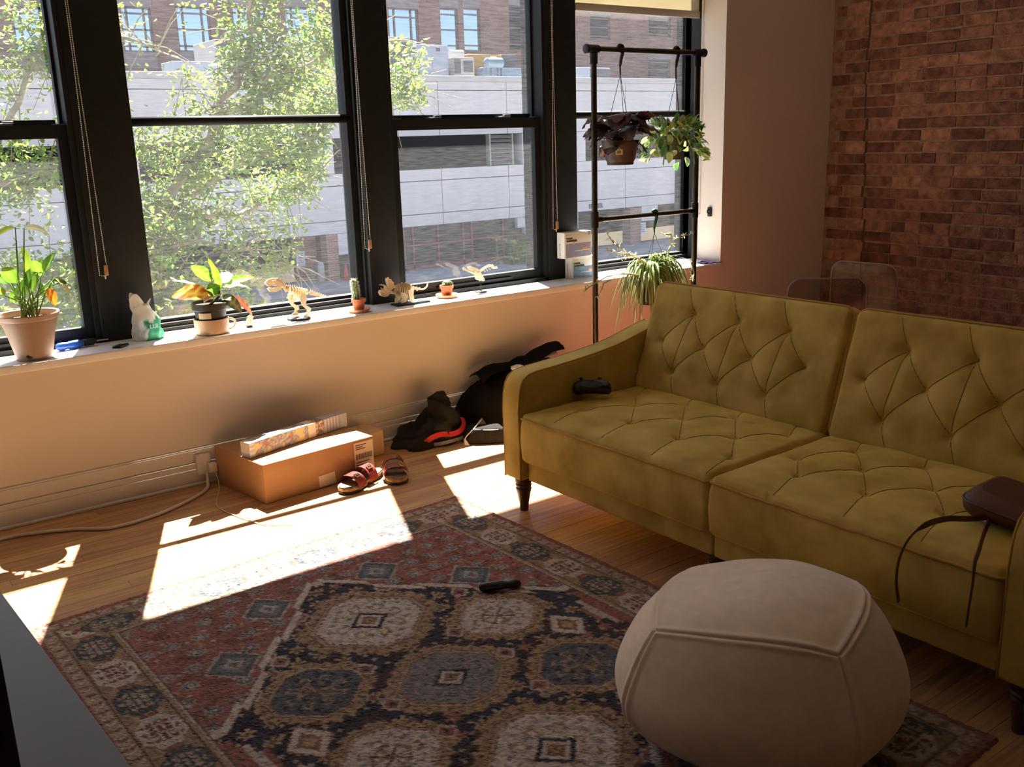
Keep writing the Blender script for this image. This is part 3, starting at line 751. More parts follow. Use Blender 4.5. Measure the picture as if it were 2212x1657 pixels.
# ================================================================== RUG
RA = math.radians(3.2); RX = Vector((math.cos(RA), math.sin(RA), 0)); RY = Vector((math.sin(RA), -math.cos(RA), 0)); RC = Vector((2.058, 3.285, 0))
RW, RL = 1.72, 2.30
def rug_colors(s, t):
    """s across 0..RW, t along 0..RL (numpy arrays) -> rgb"""
    rs = np.random.RandomState(4)
    n = s.shape
    red = np.array([.30, .095, .06]); navy = np.array([.045, .04, .055]); plum = np.array([.075, .04, .045]); cream = np.array([.52, .43, .35]); tan = np.array([.38, .25, .13])
    gold = np.array([.42, .27, .12]); bluegrey = np.array([.13, .145, .165]); brown = np.array([.20, .095, .055]); grey = np.array([.27, .22, .21])
    c = np.zeros(n+(3,)); 
    def put(m, col): c[m] = col
    cx, cy_ = RW/2, RL/2
    x, y = s-cx, t-cy_
    ax_, ay_ = np.abs(x), np.abs(y)
    e = np.minimum(np.minimum(s, RW-s), np.minimum(t, RL-t))
    def saw(v, p): return np.abs((v/p) % 1-.5)*2
    # ---- central field
    put(e > -1, navy)
    blotch = np.sin(x*23+np.sin(y*19)*2)+np.sin(y*27+np.cos(x*17)*2)
    put(blotch > .9, plum)
    # floral specks in the field
    def cells(px, py, ox=0, oy=0):
        i = np.floor((s+ox)/px); j = np.floor((t+oy)/py); off = (j % 2)*.5
        i = np.floor((s+ox)/px+off); fx = ((s+ox)/px+off-i-.5)*px; fy = ((t+oy)/py-j-.5)*py
        h = np.sin(i*12.9898+j*78.233)*43758.5453; h = h-np.floor(h); return fx, fy, h
    fx, fy, h = cells(.075, .075)
    r_ = np.hypot(fx, fy); a_ = np.arctan2(fy, fx); fl_ = .020+.008*np.cos(6*a_)
    put((r_ < fl_) & (h > .25), gold); put((r_ < .010) & (h > .25), brown); put((r_ < fl_) & (h > .8), red*1.1)
    fx, fy, h = cells(.042, .04, .01, .02); put((np.hypot(fx, fy) < .008) & (h > .45), tan); put((np.hypot(fx, fy) < .007) & (h > .8), bluegrey*1.6)
    # medallions
    def med(mx, my, a, b, fill, ring, inner, mot, style):
        dx, dy = np.abs(x-mx), np.abs(y-my)
        q = np.maximum(np.maximum(dx/a, dy/b), (dx/a+dy/b)/1.28)
        tt = np.arctan2(dy/b, dx/a)
        q2 = q+.05*np.cos(tt*24)+.02*np.cos(tt*52)
        put(q2 < 1.36, brown*.9); put(q2 < 1.33, gold*.88)
        k = (q2 > 1.16) & (q2 < 1.26) & (np.sin(tt*34) > .35); put(k, brown)
        put(q < 1.13, brown); put(q < 1.10, tan*1.05); put(q < 1.03, brown*1.2); put(q+.02*np.cos(tt*40) < 1.0, fill)
        # dotted texture inside
        d1 = (np.sin((x-mx)*105)*np.sin((y-my)*95) > .55) & (q < .93); put(d1, inner)
        # leaf marks around the centre
        rr_ = np.hypot((x-mx)/a, (y-my)/b); an = np.arctan2((y-my)/b, (x-mx)/a)
        k = (rr_ > .40) & (rr_ < .70) & (np.cos(an*8) > .15); put(k, mot)
        k = (rr_ > .46) & (rr_ < .64) & (np.cos(an*8) > .6); put(k, fill*1.05)
        if style:
            dm = dx/(a*.36)+dy/(b*.36)
            put(dm < 1.15, navy); put(dm < .85, cream*.95); put(dm < .55, brown*1.3); put(dm < .28, tan); put(dm < .13, navy)
        else:
            k = (rr_ < .42); put(k & (np.sin(an*2) > 0), mot); k2 = (rr_ < .34) & (np.abs(np.sin(an*2)) > .55); put(k2, fill*1.05); put((np.abs(dx/a-dy/b) < .05) & (q < .5), brown)
    for sy in (-1, 1): med(0, sy*.446, .168, .162, cream, tan, grey*1.05, tan*.9, True)
    for sx in (-1, 1):
        for sy in (-1, 1):
            if sx*sy < 0: med(sx*.325, sy*.195, .128, .118, cream*.97, tan, grey, tan*.75, False)
            else: med(sx*.325, sy*.195, .128, .118, bluegrey*.75, tan, navy, gold*.8, False)
    med(0, 0, .150, .138, grey*.85, tan, bluegrey, bluegrey*1.05, True)
    for sx in (-1, 1):
        dm = np.abs(x-sx*.45)/.062+np.abs(y)/.082; put(dm < 1.1, brown); put(dm < 1, cream); put(dm < .6, brown*1.2); put(dm < .35, gold)
    for mx, my in ((.16, .2), (.16, .62), (.33, .41), (.47, .30), (.2, .0)):
        dm = np.abs(ax_-mx)/.035+np.abs(ay_-my)/.04; put(dm < 1, cream*.8); put(dm < .7, red); put(dm < .3, navy)
    # ---- corner spandrels beyond the stepped cream line
    yl = cy_-.215-.10       # apex
    # line from apex (0, yl) to (.60, .19)
    prog = np.clip(ax_/.60, 0, 1)
    lin = yl+(.19-yl)*prog
    step = .030*(saw(ax_+.05, .25) > .5)
    sp_ = ay_-(lin-step)
    k = sp_ > 0
    put(k, red)
    bl_ = np.sin(x*41+np.sin(y*37)*2)*np.sin(y*33); put(k & (bl_ > .55), red*.72); put(k & (bl_ < -.62), red*1.2)
    fx, fy, h = cells(.088, .084, .03, .03)
    r_ = np.hypot(fx, fy*1.15); a_ = np.arctan2(fy, fx); f1 = .026+.006*np.cos(8*a_)
    put(k & (r_ < f1) & (h > .12), grey*1.15); put(k & (r_ < .019) & (h > .12), bluegrey); put(k & (r_ < .011) & (h > .12), cream*.8); put(k & (r_ < .005), brown)
    fx, fy, h = cells(.044, .042, .008, .0); put(k & (np.hypot(fx, fy) < .0075) & (h > .5), cream*.7); put(k & (np.hypot(fx, fy) < .007) & (h > .82), bluegrey)
    for mx, my in ((.21, .745), (.44, .49), (.0, .0)):
        if mx == 0: continue
        dm = np.abs(ax_-mx)/.082+np.abs(ay_-my)/.088
        put(k & (dm < 1.12), cream*.75); put(k & (dm < 1), bluegrey*.8); put(k & (dm < .72), bluegrey*1.15); put(k & (dm < .42), cream*.7); put(k & (dm < .2), bluegrey)
    put(np.abs(sp_) < .017, cream); put((np.abs(sp_) > .017) & (np.abs(sp_) < .022), brown)
    # stepped side line towards the long edges
    sd = ax_-(.655-.04*np.floor((ay_)/.05)*.0)
    kk = (ax_ > .52) & (ay_ < .19) & (ax_-.52 > np.abs(np.floor((ay_)/.048)*.048-.0)*.62+.02)
    put(kk, red); put(kk & (((ax_*1.0) % .07) < .03), cream*.85)
    # ---- borders
    b0, b1, b2, b3, b4 = .027, .066, .074, .205, .222
    put(e < b4+.008, brown); put(e < b4, cream*.8); put(e < b4-.008, tan*.9); put(e < b3, brown*.8)
    kb = e < b3-.004
    put(kb, tan*.8)
    dist = np.where(np.minimum(s, RW-s) < np.minimum(t, RL-t), t, s+.06)
    bpos = np.where(np.minimum(s, RW-s) < np.minimum(t, RL-t), np.minimum(s, RW-s), np.minimum(t, RL-t))
    g = (dist/.187); gi = np.floor(g); gx = (g-gi-.5)*.187; gy = bpos-(b2+b3)/2
    rr_ = np.hypot(gx/.080, gy/.058); an = np.arctan2(gy/.058, gx/.080); odd = (gi % 2) > .5
    rw = rr_+.07*np.cos(an*8)
    put(kb & (np.abs(gx) > .078) & (np.abs(gy) < .04), gold*.9); put(kb & (np.abs(gx) > .084) & (np.abs(gy) < .025), red*.9)
    put(kb & (rw < 1.06) & odd, bluegrey*.6); put(kb & (rw < 1.06) & ~odd, cream*.92)
    tex = np.sin(gx*150+np.cos(gy*140)*2)*np.cos(gy*150)
    put(kb & (rw < .92) & odd & (tex > .25), tan*1.05); put(kb & (rw < .92) & ~odd & (tex > .2), red*.75)
    put(kb & (rw < .5) & odd & (tex < -.3), cream*.7); put(kb & (rw < .5) & ~odd & (tex < -.35), brown)
    put(e < b2, brown*.9); put(e < b1, tan*.95)
    put((e < b1-.004) & (e > b0+.004) & (np.sin(dist*230)*np.cos(e*200) > .1), cream*.85); put((e < b1-.006) & (e > b0+.006) & (np.sin(dist*115+2) > .75), brown*1.2)
    put(e < b0, red*.95)
    # worn, heathered wool
    lum = c.mean(axis=2, keepdims=True)
    wear = rs.normal(0, 1, n); wear = (wear+np.roll(wear, 1, 0)+np.roll(wear, 1, 1))/3
    c = c*(1+.32*wear[..., None]) + np.clip(rs.normal(0, .03, n), 0, 1)[..., None]*.6
    fade = .26+.08*np.sin(s*3)*np.sin(t*2.3)
    c = c*(1-fade[..., None])+lum*fade[..., None]*1.15
    return np.clip(c, .008, .85)
ns, ntt = 290, 390
ss, tt_ = np.meshgrid(np.linspace(0, RW, ns+1), np.linspace(0, RL, ntt+1), indexing='ij')
rc_ = rug_colors(ss, tt_)
rs_ = np.random.RandomState(2)
zz_ = .008+rs_.uniform(-.0016, .0016, ss.shape)
edge = np.minimum(np.minimum(ss, RW-ss), np.minimum(tt_, RL-tt_)); zz_ = np.where(edge < .004, .001, zz_)
jit = rs_.uniform(-.002, .002, ss.shape+(2,)); jit[edge < .01] *= 1.4
org = RC-RX*RW
X_ = org.x+RX.x*(ss+jit[..., 0])+RY.x*(tt_+jit[..., 1]); Y_ = org.y+RX.y*(ss+jit[..., 0])+RY.y*(tt_+jit[..., 1])
co = np.stack([X_, Y_, zz_], -1).reshape(-1, 3)
ii = np.arange((ns+1)*(ntt+1)).reshape(ns+1, ntt+1)
qd = np.stack([ii[:-1, :-1], ii[:-1, 1:], ii[1:, 1:], ii[1:, :-1]], -1).reshape(-1, 4)
mat('rug_wool', (.5, .5, .5), .95, .12, 300, attr=True, spec=.05, sheen=.25, bump=.35, bscale=420, bdist=.003)
me = bpy.data.meshes.new('rug'); rloc = org+RX*RW/2+RY*RL/2
me.from_pydata((co-np.array([rloc.x, rloc.y, 0])).tolist(), [], qd.tolist())
ca = me.color_attributes.new('Col', 'FLOAT_COLOR', 'POINT')
ca.data.foreach_set('color', np.concatenate([rc_.reshape(-1, 3), np.ones(((ns+1)*(ntt+1), 1))], 1).ravel())
me.materials.append(MAT['rug_wool'])
rug = bpy.data.objects.new('rug', me); COL.objects.link(rug); rug.location = (rloc.x, rloc.y, 0)
tag(rug, 'worn red, navy and cream patterned oriental rug on the wooden floor', 'rug')
# ================================================================== POUF
mat('boucle', (.85, .715, .56), .95, .06, 30, sheen=.5, spec=.05, bump=.22, bscale=420, bdist=.003)
PC = Vector((1.735, 1.385, 0)); PR = math.radians(-61)
pouf = thing('pouf', 'plump cream fleece pouf standing on the rug in front of the sofa', 'pouf', PC)
def pouf_pt(d):
    # rounded cube: d on the unit cube surface
    sph = d.normalized(); q = sph*.90+d*.14
    e = sorted([abs(d.x), abs(d.y), abs(d.z)])
    edge_ = e[1]/e[2]                  # 1 on the cube edges = seams
    q *= 1-.016*math.exp(-((1-edge_)/.02)**2)+.014*math.exp(-((1-edge_-.06)/.04)**2)
    x, y, z = q.x*.315, q.y*.305, q.z*.225
    bul = 1+.10*math.exp(-((z+.06)/.10)**2)
    x *= bul; y *= bul
    z += .212
    z += .040*(x*.6-y*.25)/.33*(z/.4)            # sagging tilt of the top
    z -= .025*math.exp(-((x+.10)**2+(y-.02)**2)/.02)*(1 if z > .3 else 0)
    if z < 0: z = -z*.0
    c_, s_ = math.cos(PR), math.sin(PR)
    nn = .006*noise.noise(Vector((x*8, y*8, z*8)))
    return PC+Vector((x*c_-y*s_, x*s_+y*c_, max(.012, z+nn)))
pm = MB(); NP = 44
for ax1 in range(3):
    for sg in (-1, 1):
        def fnp(a, b, ax1=ax1, sg=sg):
            # finer near the seams
            w = lambda t: math.sin((t-.5)*math.pi*.94)/math.sin(.5*math.pi*.94)
            p = [0, 0, 0]; p[ax1] = sg; p[(ax1+1) % 3] = w(a)*sg; p[(ax1+2) % 3] = w(b)
            return pouf_pt(Vector(p))
        pm.grid(fnp, NP, NP)
po = pm.build('cover', 'boucle', pouf, smooth=True)
bm = bmesh.new(); bm.from_mesh(po.data); bmesh.ops.remove_doubles(bm, verts=bm.verts, dist=.0008); bmesh.ops.recalc_face_normals(bm, faces=bm.faces); bm.to_mesh(po.data); bm.free()
# ================================================================== MEDIA CONSOLE AND TELEVISION (lower left)
mat('console_grey', (.19, .20, .21), .55, .06, 4)
mat('black_rubber', (.015, .015, .016), .5, .2, 20)
mat('tv_black', (.012, .011, .010), .35, .2, 10)
cons = thing('media_console', 'low grey media console at the lower left of the rug', 'console', (-.05, 1.2, 0))
ce = [at(0, 1275, z=.5), at(285, 1657, z=.5)]
cd = (ce[1]-ce[0]).normalized(); ca_ = ce[0]-cd*.55; cb_ = ce[0]+cd*1.35; cn_ = Vector((-cd.y, cd.x, 0)); cn_ = cn_ if cn_.x < 0 else -cn_
MB().prism([ca_, cb_, cb_+cn_*.85, ca_+cn_*.85], (0, 0, -.03)).build('top', 'console_grey', cons, bevel=.004)
lo_ = lambda p, a=.02, b=.0: Vector((p.x, p.y, 0))
for off in (0.03,):
    a0 = ca_+cd*.02+cn_*.02; b0 = cb_-cd*.02+cn_*.02
    MB().prism([a0-ZU*.03, b0-ZU*.03, b0+cn_*.80-ZU*.03, a0+cn_*.80-ZU*.03], (0, 0, -.37)).build('body', 'console_grey', cons, bevel=.003)
for k in range(3):
    a0 = ca_+cd*(.04+k*.62)+cn_*.02-ZU*.06
    dr = MB().prism([a0, a0+cd*.58, a0+cd*.58-cn_*.012, a0-cn_*.012], (0, 0, -.30)).build('drawer_front', 'console_grey', cons, bevel=.002)
for q in (ca_+cd*.08+cn_*.06, cb_-cd*.08+cn_*.06, ca_+cd*.08+cn_*.76, cb_-cd*.08+cn_*.76):
    MB().lathe([(.014, 0), (.02, .1)], (q.x, q.y, 0), 10).build('leg', 'leg_wood', cons, smooth=.6)
tvp = at(23, 1530, y=1.22)
tx = tvp.x
tv = thing('loudspeaker', 'black upright speaker cabinet on the grey console, cut by the picture edge', 'speaker', (tx-.12, 1.36, .5))
MB().box(tx-.24, tx, 1.22, 1.50, .508, 1.06).build('cabinet', 'tv_black', tv, bevel=.004)
MB().lathe([(.0, .004), (.06, .004), (.085, .012), (.09, .0)], (0, 0, 0), 24, mat=None).xf(Matrix.Translation((tx-.12, 1.219, .68)) @ Matrix.Rotation(math.pi/2, 4, 'X')).build('woofer', 'black_rubber', tv, smooth=.6)
MB().lathe([(.0, .004), (.02, .006), (.035, .0)], (0, 0, 0), 20).xf(Matrix.Translation((tx-.12, 1.219, .90)) @ Matrix.Rotation(math.pi/2, 4, 'X')).build('tweeter', 'black_rubber', tv, smooth=.6)
for dx, dy in ((.02, .02), (.22, .02), (.02, .26), (.22, .26)): MB().lathe([(.012, 0), (.012, .009)], (tx-.24+dx, 1.22+dy, .5), 10).build('foot', 'black_rubber', tv)
# ================================================================== PLANTS: shared leaf builder
mat('plant_leaf', (.3, .4, .1), .42, .1, 12, attr=True, trans=.4, spec=.4)
mat('dark_leaf', (.1, .06, .06), .5, .15, 12, attr=True, trans=.22, spec=.35)
mat('stem_green', (.16, .26, .06), .5, .2, 20, trans=.2)
mat('soil', (.045, .03, .02), .95, .4, 40, bump=1, bscale=90)
LEAF = lambda u: math.sin(math.pi*min(1, u**.8))**.75
BLADE = lambda u: (1-u)**.55*min(1, .35+u*5)
def leaf(base, tip, w, cfn, prof=LEAF, droop=.12, fold=.2, roll=0, nl=7, up=Vector((0, 0, 1)), wave=0):
    """a leaf from base to tip, w = half width, arched by droop*length"""
    base, tip = Vector(base), Vector(tip); ax_ = tip-base; L = ax_.length; t = ax_/L
    s_ = t.cross(up)
    if s_.length < .15: s_ = t.cross(Vector((.3, -1, 0)))
    s_.normalize()
    if roll: s_ = Matrix.Rotation(roll, 3, t) @ s_
    n_ = s_.cross(t)
    mb = MB(); NV = 4
    def fn(u, v):
        o = (v-.5)*2; p = base+ax_*u+n_*(droop*L*4*u*(1-u))
        wv = wave*w*math.sin(u*17+o*2)*abs(o)
        return p+s_*(o*w*prof(u))+n_*(fold*abs(o)*w*prof(u)+wv)
    mb.grid(fn, nl, NV, cfn=lambda u, v: cfn(u, (v-.5)*2))
    return mb
def shade(c, k): return (c[0]*k, c[1]*k, c[2]*k)
def mix3(a, b, k): return tuple(a[i]*(1-k)+b[i]*k for i in range(3))
# ================================================================== SILL THINGS
YS = 4.29
# --- big taupe pot with a leafy plant
mat('taupe_plastic', (.36, .245, .175), .55, .05, 8)
c0 = at(72, 772, z=ZS); c0.y = 4.29; c0 = Vector((.667, 4.29, ZS))
t = thing('potted_plant', 'leafy green plant in a large taupe pot at the left end of the sill', 'plant', c0)
pot = MB().lathe([(.062, .0), (.068, .0), (.074, .03), (.0745, .034), (.084, .075), (.0845, .08), (.096, .125), (.0965, .130), (.107, .160), (.107, .165), (.114, .172), (.118, .188), (.116, .192), (.108, .190), (.102, .165), (.0, .162)], c0, 40)
po_ = pot.build('pot', 'taupe_plastic', t, smooth=.7)
MB().lathe([(.101, .160), (.05, .166), (.0, .165)], c0, 24).build('soil', 'soil', t)
MB().lathe([(.0, 0), (.014, .0), (.014, .004)], c0+Vector((-.028, -.064, .022)), 12, mat=Matrix.Scale(.55, 3, Vector((0, 0, 1))) @ Matrix.Rotation(math.radians(78), 3, 'X')).build('drain_hole', 'soil', po_)
gcol = lambda a, b: (lambda u, v: mix3(a, b, abs(v)*.5+.2*math.sin(u*20)) if abs(v) > .12 else shade(b, 1.25))
G1 = (.17, .33, .03); G2 = (.085, .21, .02); GY = (.32, .46, .04); OR = (.75, .26, .03)
lily = [((55, 590), (44, 530), 15, GY, 4.30), ((94, 588), (120, 545), 11, G1, 4.27), ((89, 598), (68, 560), 10, G1, 4.33), ((36, 612), (4, 577), 13, G1, 4.24), ((20, 610), (-30, 600), 11, G2, 4.27),
        ((108, 606), (143, 611), 6, G2, 4.25), ((33, 491), (-12, 516), 9, GY, 4.26), ((52, 492), (103, 507), 10, (.75, .78, .45), 4.26), ((62, 622), (64, 580), 9, G2, 4.25), ((40, 645), (28, 600), 8, G2, 4.33),  # the near-white leaf has strong sunlight painted into its colour
        ((50, 640), (60, 600), 9, G1, 4.31), ((70, 630), (82, 590), 8, G1, 4.22), ((90, 640), (84, 606), 7, G2, 4.31), ((30, 655), (38, 620), 8, G1, 4.30), ((12, 640), (-25, 625), 10, G1, 4.22),
        ((104, 622), (118, 660), 8, OR, 4.23), ((22, 627), (-5, 634), 7, OR, 4.25), ((100, 640), (112, 608), 7, G1, 4.30), ((118, 600), (150, 640), 5, (.5, .42, .15), 4.24), ((60, 600), (90, 560), 9, G1, 4.36), ((-5, 560), (-40, 530), 11, G1, 4.30)]
stm = MB()
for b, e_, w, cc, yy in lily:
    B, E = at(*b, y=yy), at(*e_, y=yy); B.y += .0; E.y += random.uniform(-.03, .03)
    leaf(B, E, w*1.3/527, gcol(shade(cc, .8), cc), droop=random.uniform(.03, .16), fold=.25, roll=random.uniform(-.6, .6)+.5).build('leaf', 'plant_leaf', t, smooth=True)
    root = c0+Vector((random.uniform(-.035, .035), random.uniform(-.03, .03), .16))
    st1 = MB().tube([root, root.lerp(B, .55)+Vector((0, 0, .02)), B], [.0035, .003, .002], 6)
    st1.build('stem', 'stem_green', t, smooth=True)
# --- screwdriver
t = thing('screwdriver', 'blue and black screwdriver lying on the sill by the taupe pot', 'tool', at(170, 752, z=ZS))
mat('blue_plastic', (.02, .09, .42), .3, .1, 10, coat=.3); mat('black_rubber', (.015, .015, .016), .5, .2, 20); mat('steel', (.5, .5, .52), .25, .05, 30, metal=1)
a_, b_ = at(128, 752, z=ZS+.018), at(232, 741, z=ZS+.018); a_ = Vector((.765, 4.36, ZS+.019)); b_ = Vector((.985, 4.395, ZS+.019)); d_ = b_-a_
hx = lambda k, r_: (a_+d_*k, r_)
hp = [(0, .010), (.04, .017), (.12, .018), (.2, .015), (.27, .0185), (.42, .0185), (.5, .014)]
MB().tube([a_+d_*k for k, _ in hp], [r_ for _, r_ in hp], 10).build('handle', 'blue_plastic', t, smooth=.7)
MB().tube([a_+d_*k for k in (.5, .55, .7, .76)], [.014, .016, .015, .006], 10).build('collar', 'black_rubber', t, smooth=.7)
MB().tube([a_+d_*.7, b_], .0035, 8).build('shaft', 'steel', t, smooth=True)
# --- small black clip
t = thing('binder_clip', 'small flat black clip lying on the sill edge', 'clip', at(262, 748, z=ZS))
q = [at(242, 753, z=ZS+.001), at(262, 752, z=ZS+.001), at(279, 745, z=ZS+.001), at(262, 745, z=ZS+.001)]
MB().prism(q, (0, 0, .007)).build('body', 'black_rubber', t, bevel=.002)
MB().tube([q[0]+Vector((.004, .006, .009)), q[0].lerp(q[2], .4)+Vector((0, 0, .014)), q[2]+Vector((-.006, 0, .009))], .0016, 6).build('wire', 'steel', t, smooth=True)
# --- crumpled green and white bag
mat('bag_paper', (.5, .5, .5), .5, .08, 20, attr=True, bump=.5, bscale=30, trans=.12)
bc = Vector((1.145, 4.345, ZS))
t = thing('snack_bag', 'crumpled green and white foil bag standing against the black post', 'bag', bc)
outl = [(294, 738), (347, 733), (345, 705), (334, 672), (325, 652), (305, 648), (300, 660), (278, 656), (284, 685), (290, 705)]
def bagfn():
    mb = MB(); rings0 = [(.0, 60, 0, .030), (.18, 60, 0, .036), (.4, 55, -1, .030), (.6, 47, -4, .022), (.75, 42, -9, .015), (.88, 36, -11, .009), (1.0, 44, -9, .005)]
    rings = []
    for i_ in range(19):
        f_ = i_/18*6; j_ = min(5, int(f_)); q_ = f_-j_; rings.append(tuple(rings0[j_][m_]*(1-q_)+rings0[j_+1][m_]*q_ for m_ in range(4)))
    NN = 44; vs_ = []; cs = []
    rg = random.Random(9)
    for k, wpx, sh, dep in rings:
        for j in range(NN):
            w_ = 2*math.pi*j/NN; ww_ = wpx/2/478
            r1 = 1+.22*noise.noise(Vector((math.cos(w_)*2, math.sin(w_)*2, k*5)))+.13*abs(noise.noise(Vector((math.cos(w_)*4.5, math.sin(w_)*4.5, k*9))))
            zt = .185*k+(.018*math.sin(w_*3+1) if k > .9 else 0)+(-.02*math.cos(w_) if k > .9 else 0)
            vs_.append(bc+Vector((sh/478+math.cos(w_)*ww_*r1*(1-.1*(abs(math.sin(w_))**3)), math.sin(w_)*dep*r1, zt)))
            xx = math.cos(w_)
            nz_ = .22*noise.noise(Vector((xx*2.4, k*5, 3))); green = (k+nz_ < .52 and xx+nz_*1.5 > -.30)
            cs.append((.04, .30, .16) if green else (.72, .74, .70))
    f_ = [(i*NN+j, i*NN+(j+1) % NN, (i+1)*NN+(j+1) % NN, (i+1)*NN+j) for i in range(len(rings)-1) for j in range(NN)]+[tuple(range(NN))[::-1]]
    mb.add(vs_, f_, 0, cs); return mb
bo_ = bagfn().build('sack', 'bag_paper', t, smooth=True)
text_mb('LUI', .026, Matrix.Translation(bc+Vector((.018, -.0385, .055))) @ Matrix.Rotation(math.radians(83), 4, 'X'), .0008).build('lettering', 'white_letter', t)
# --- croton in nursery pot inside a mug
cc0 = Vector((1.412, 4.282, ZS))
mat('mug_clay', (.62, .44, .29), .55, .06, 40, bump=.25, bscale=120); mat('nursery_black', (.03, .03, .028), .5, .1, 10)
t = thing('mug', 'wide cream ceramic mug with a loop handle holding the nursery pot', 'mug', cc0)
MB().lathe([(.0, .0), (.066, .0), (.072, .006), (.0765, .03), (.0775, .07), (.0745, .072), (.073, .03), (.06, .012), (.0, .010)], cc0, 36).build('cup', 'mug_clay', t, smooth=.8)
MB().tube([cc0+Vector((.074+.034*math.sin(k*math.pi/8), -.01, .036-.024*math.cos(k*math.pi/8))) for k in range(9)], .0055, 8).build('handle', 'mug_clay', t, smooth=True)
t = thing('croton_plant', 'croton with red and green veined leaves in a black nursery pot', 'plant', cc0+Vector((0, 0, .012)))
MB().lathe([(.0, .012), (.056, .012), (.071, .11), (.079, .115), (.083, .142), (.080, .144), (.076, .13), (.0, .128)], cc0, 32).build('pot', 'nursery_black', t, smooth=.7)
MB().lathe([(.077, .129), (.0, .134)], cc0, 20).build('soil', 'soil', t)
mat('label_cream', (.72, .62, .42), .6, .05, 10)
MB().grid(lambda a, b: cc0+Vector((.0775*math.sin(-1.05+a*.75), -.0775*math.cos(-1.05+a*.75), .078+b*.026)), 5, 2).build('label', 'label_cream', t)
def vein(base, vcol, edge=None):
    def f(u, v):
        k = abs(v)
        if k < .15: return vcol
        if (u*9+k*1.2) % 1 < .28: return vcol
        return mix3(base, edge or base, k)
    return f
CR = [((450, 640), (371, 641), 17, vein((.42, .22, .03), (.85, .62, .12), (.62, .10, .03)), 4.215, .1, .9), ((472, 632), (449, 558), 12, vein((.22, .50, .02), (.42, .62, .05)), 4.30, .05, .9), ((457, 608), (412, 574), 11, vein((.12, .34, .02), (.25, .45, .05)), 4.27, .08, .9),
      ((432, 622), (372, 607), 11, vein((.7, .6, .45), (.8, .75, .5)), 4.33, .05, .3), ((486, 614), (550, 598), 8, vein((.20, .42, .04), (.35, .55, .1)), 4.34, .06, .7), ((484, 622), (540, 624), 12, vein((.55, .62, .40), (.75, .75, .5)), 4.30, .1, .2),  # whitish leaves in this list are painted as lit by bright sun
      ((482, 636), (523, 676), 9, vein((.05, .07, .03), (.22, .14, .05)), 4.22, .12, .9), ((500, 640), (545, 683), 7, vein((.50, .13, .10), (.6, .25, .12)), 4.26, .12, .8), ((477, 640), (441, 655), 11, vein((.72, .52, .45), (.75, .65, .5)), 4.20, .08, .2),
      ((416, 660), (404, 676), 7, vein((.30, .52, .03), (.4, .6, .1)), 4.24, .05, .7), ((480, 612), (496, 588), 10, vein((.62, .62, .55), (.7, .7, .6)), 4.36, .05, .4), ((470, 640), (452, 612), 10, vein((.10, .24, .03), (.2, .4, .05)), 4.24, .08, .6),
      ((462, 645), (420, 628), 9, vein((.14, .10, .04), (.4, .25, .08)), 4.29, .1, .5), ((478, 645), (500, 648), 9, vein((.06, .12, .03), (.2, .3, .05)), 4.22, .1, .4)]
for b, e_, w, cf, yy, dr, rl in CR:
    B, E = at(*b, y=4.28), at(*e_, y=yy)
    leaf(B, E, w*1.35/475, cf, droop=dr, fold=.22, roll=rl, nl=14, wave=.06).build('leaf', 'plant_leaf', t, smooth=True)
MB().tube([cc0+Vector((.0, 0, .13)), at(474, 640, y=4.28), at(474, 612, y=4.28)], [.006, .006, .004], 7).build('stem', 'stem_green', t, smooth=True)
# --- wooden skeleton models
mat('plywood', (.80, .64, .42), .7, .12, 14, spec=.15, bump=.1, bscale=60); mat('black_base', (.014, .013, .012), .45, .1, 10)
def plate(parent, name, pxs, y, th=.0035, dy=0, off=0, sc=1):
    ring = [at(px, py, y=y)+Vector((0, dy, 0)) for px, py in pxs]
    mb = MB().prism([p-Vector((0, th/2, 0)) for p in ring], (0, th, 0))
    return mb.build(name, 'plywood', parent)
Z8 = lambda pts: [(720+a/5.53, 540+b/5.53) for a, b in pts]
Z5 = lambda pts: [(560+a/5.918, 420+b/5.918) for a, b in pts]
def rings(parent, pts, y, rz, ry, n=7):
    """rib plates threaded on a spine between pixel points"""
    A, B = at(*pts[0], y=y), at(*pts[1], y=y)
    for k in range(n):
        q = k/(n-1); c = A.lerp(B, q); hz = rz*math.sin(math.pi*(.2+.65*q)); hy = ry*math.sin(math.pi*(.2+.65*q))
        ring = [c+Vector((0, math.sin(w)*hy, -hz*.75+math.cos(w)*hz)) for w in [2*math.pi*j/12 for j in range(12)]]
        MB().prism(ring, (.003, 0, 0)).build('rib', 'plywood', parent)
yT = 4.325
t = thing('dinosaur_model', 'wooden tyrannosaur skeleton model standing upright on two legs', 'model', at(645, 690, z=ZS))
plate(t, 'skull', Z5([(72, 1135), (105, 1088), (170, 1070), (235, 1070), (262, 1090), (292, 1172), (270, 1185), (225, 1165), (190, 1172), (150, 1162), (110, 1170)]), yT, .012)
for dy in (-.012, .012): plate(t, 'cheek_plate', Z5([(150, 1100), (200, 1088), (262, 1120), (288, 1175), (240, 1172), (200, 1160)]), yT, .003, dy)
plate(t, 'lower_jaw', Z5([(105, 1205), (140, 1192), (180, 1200), (225, 1186), (270, 1178), (288, 1190), (265, 1218), (210, 1245), (130, 1238)]), yT, .014)
plate(t, 'neck', Z5([(255, 1080), (300, 1110), (345, 1165), (400, 1175), (400, 1225), (340, 1250), (300, 1190), (265, 1150)]), yT)
sp_ = []
for k in range(12):
    x = 340+k*27; yb = 1180+max(0, k-4)*11
    sp_ += [(x, yb), (x+9, yb-26+k), (x+18, yb-2)]
plate(t, 'spine', Z5(sp_+[(680, 1275), (560, 1262), (470, 1235), (360, 1235)]), yT)
tl_ = []
for k in range(8): tl_ += [(650+k*27, 1232+k*9), (659+k*27, 1218+k*10), (668+k*27, 1236+k*9)]
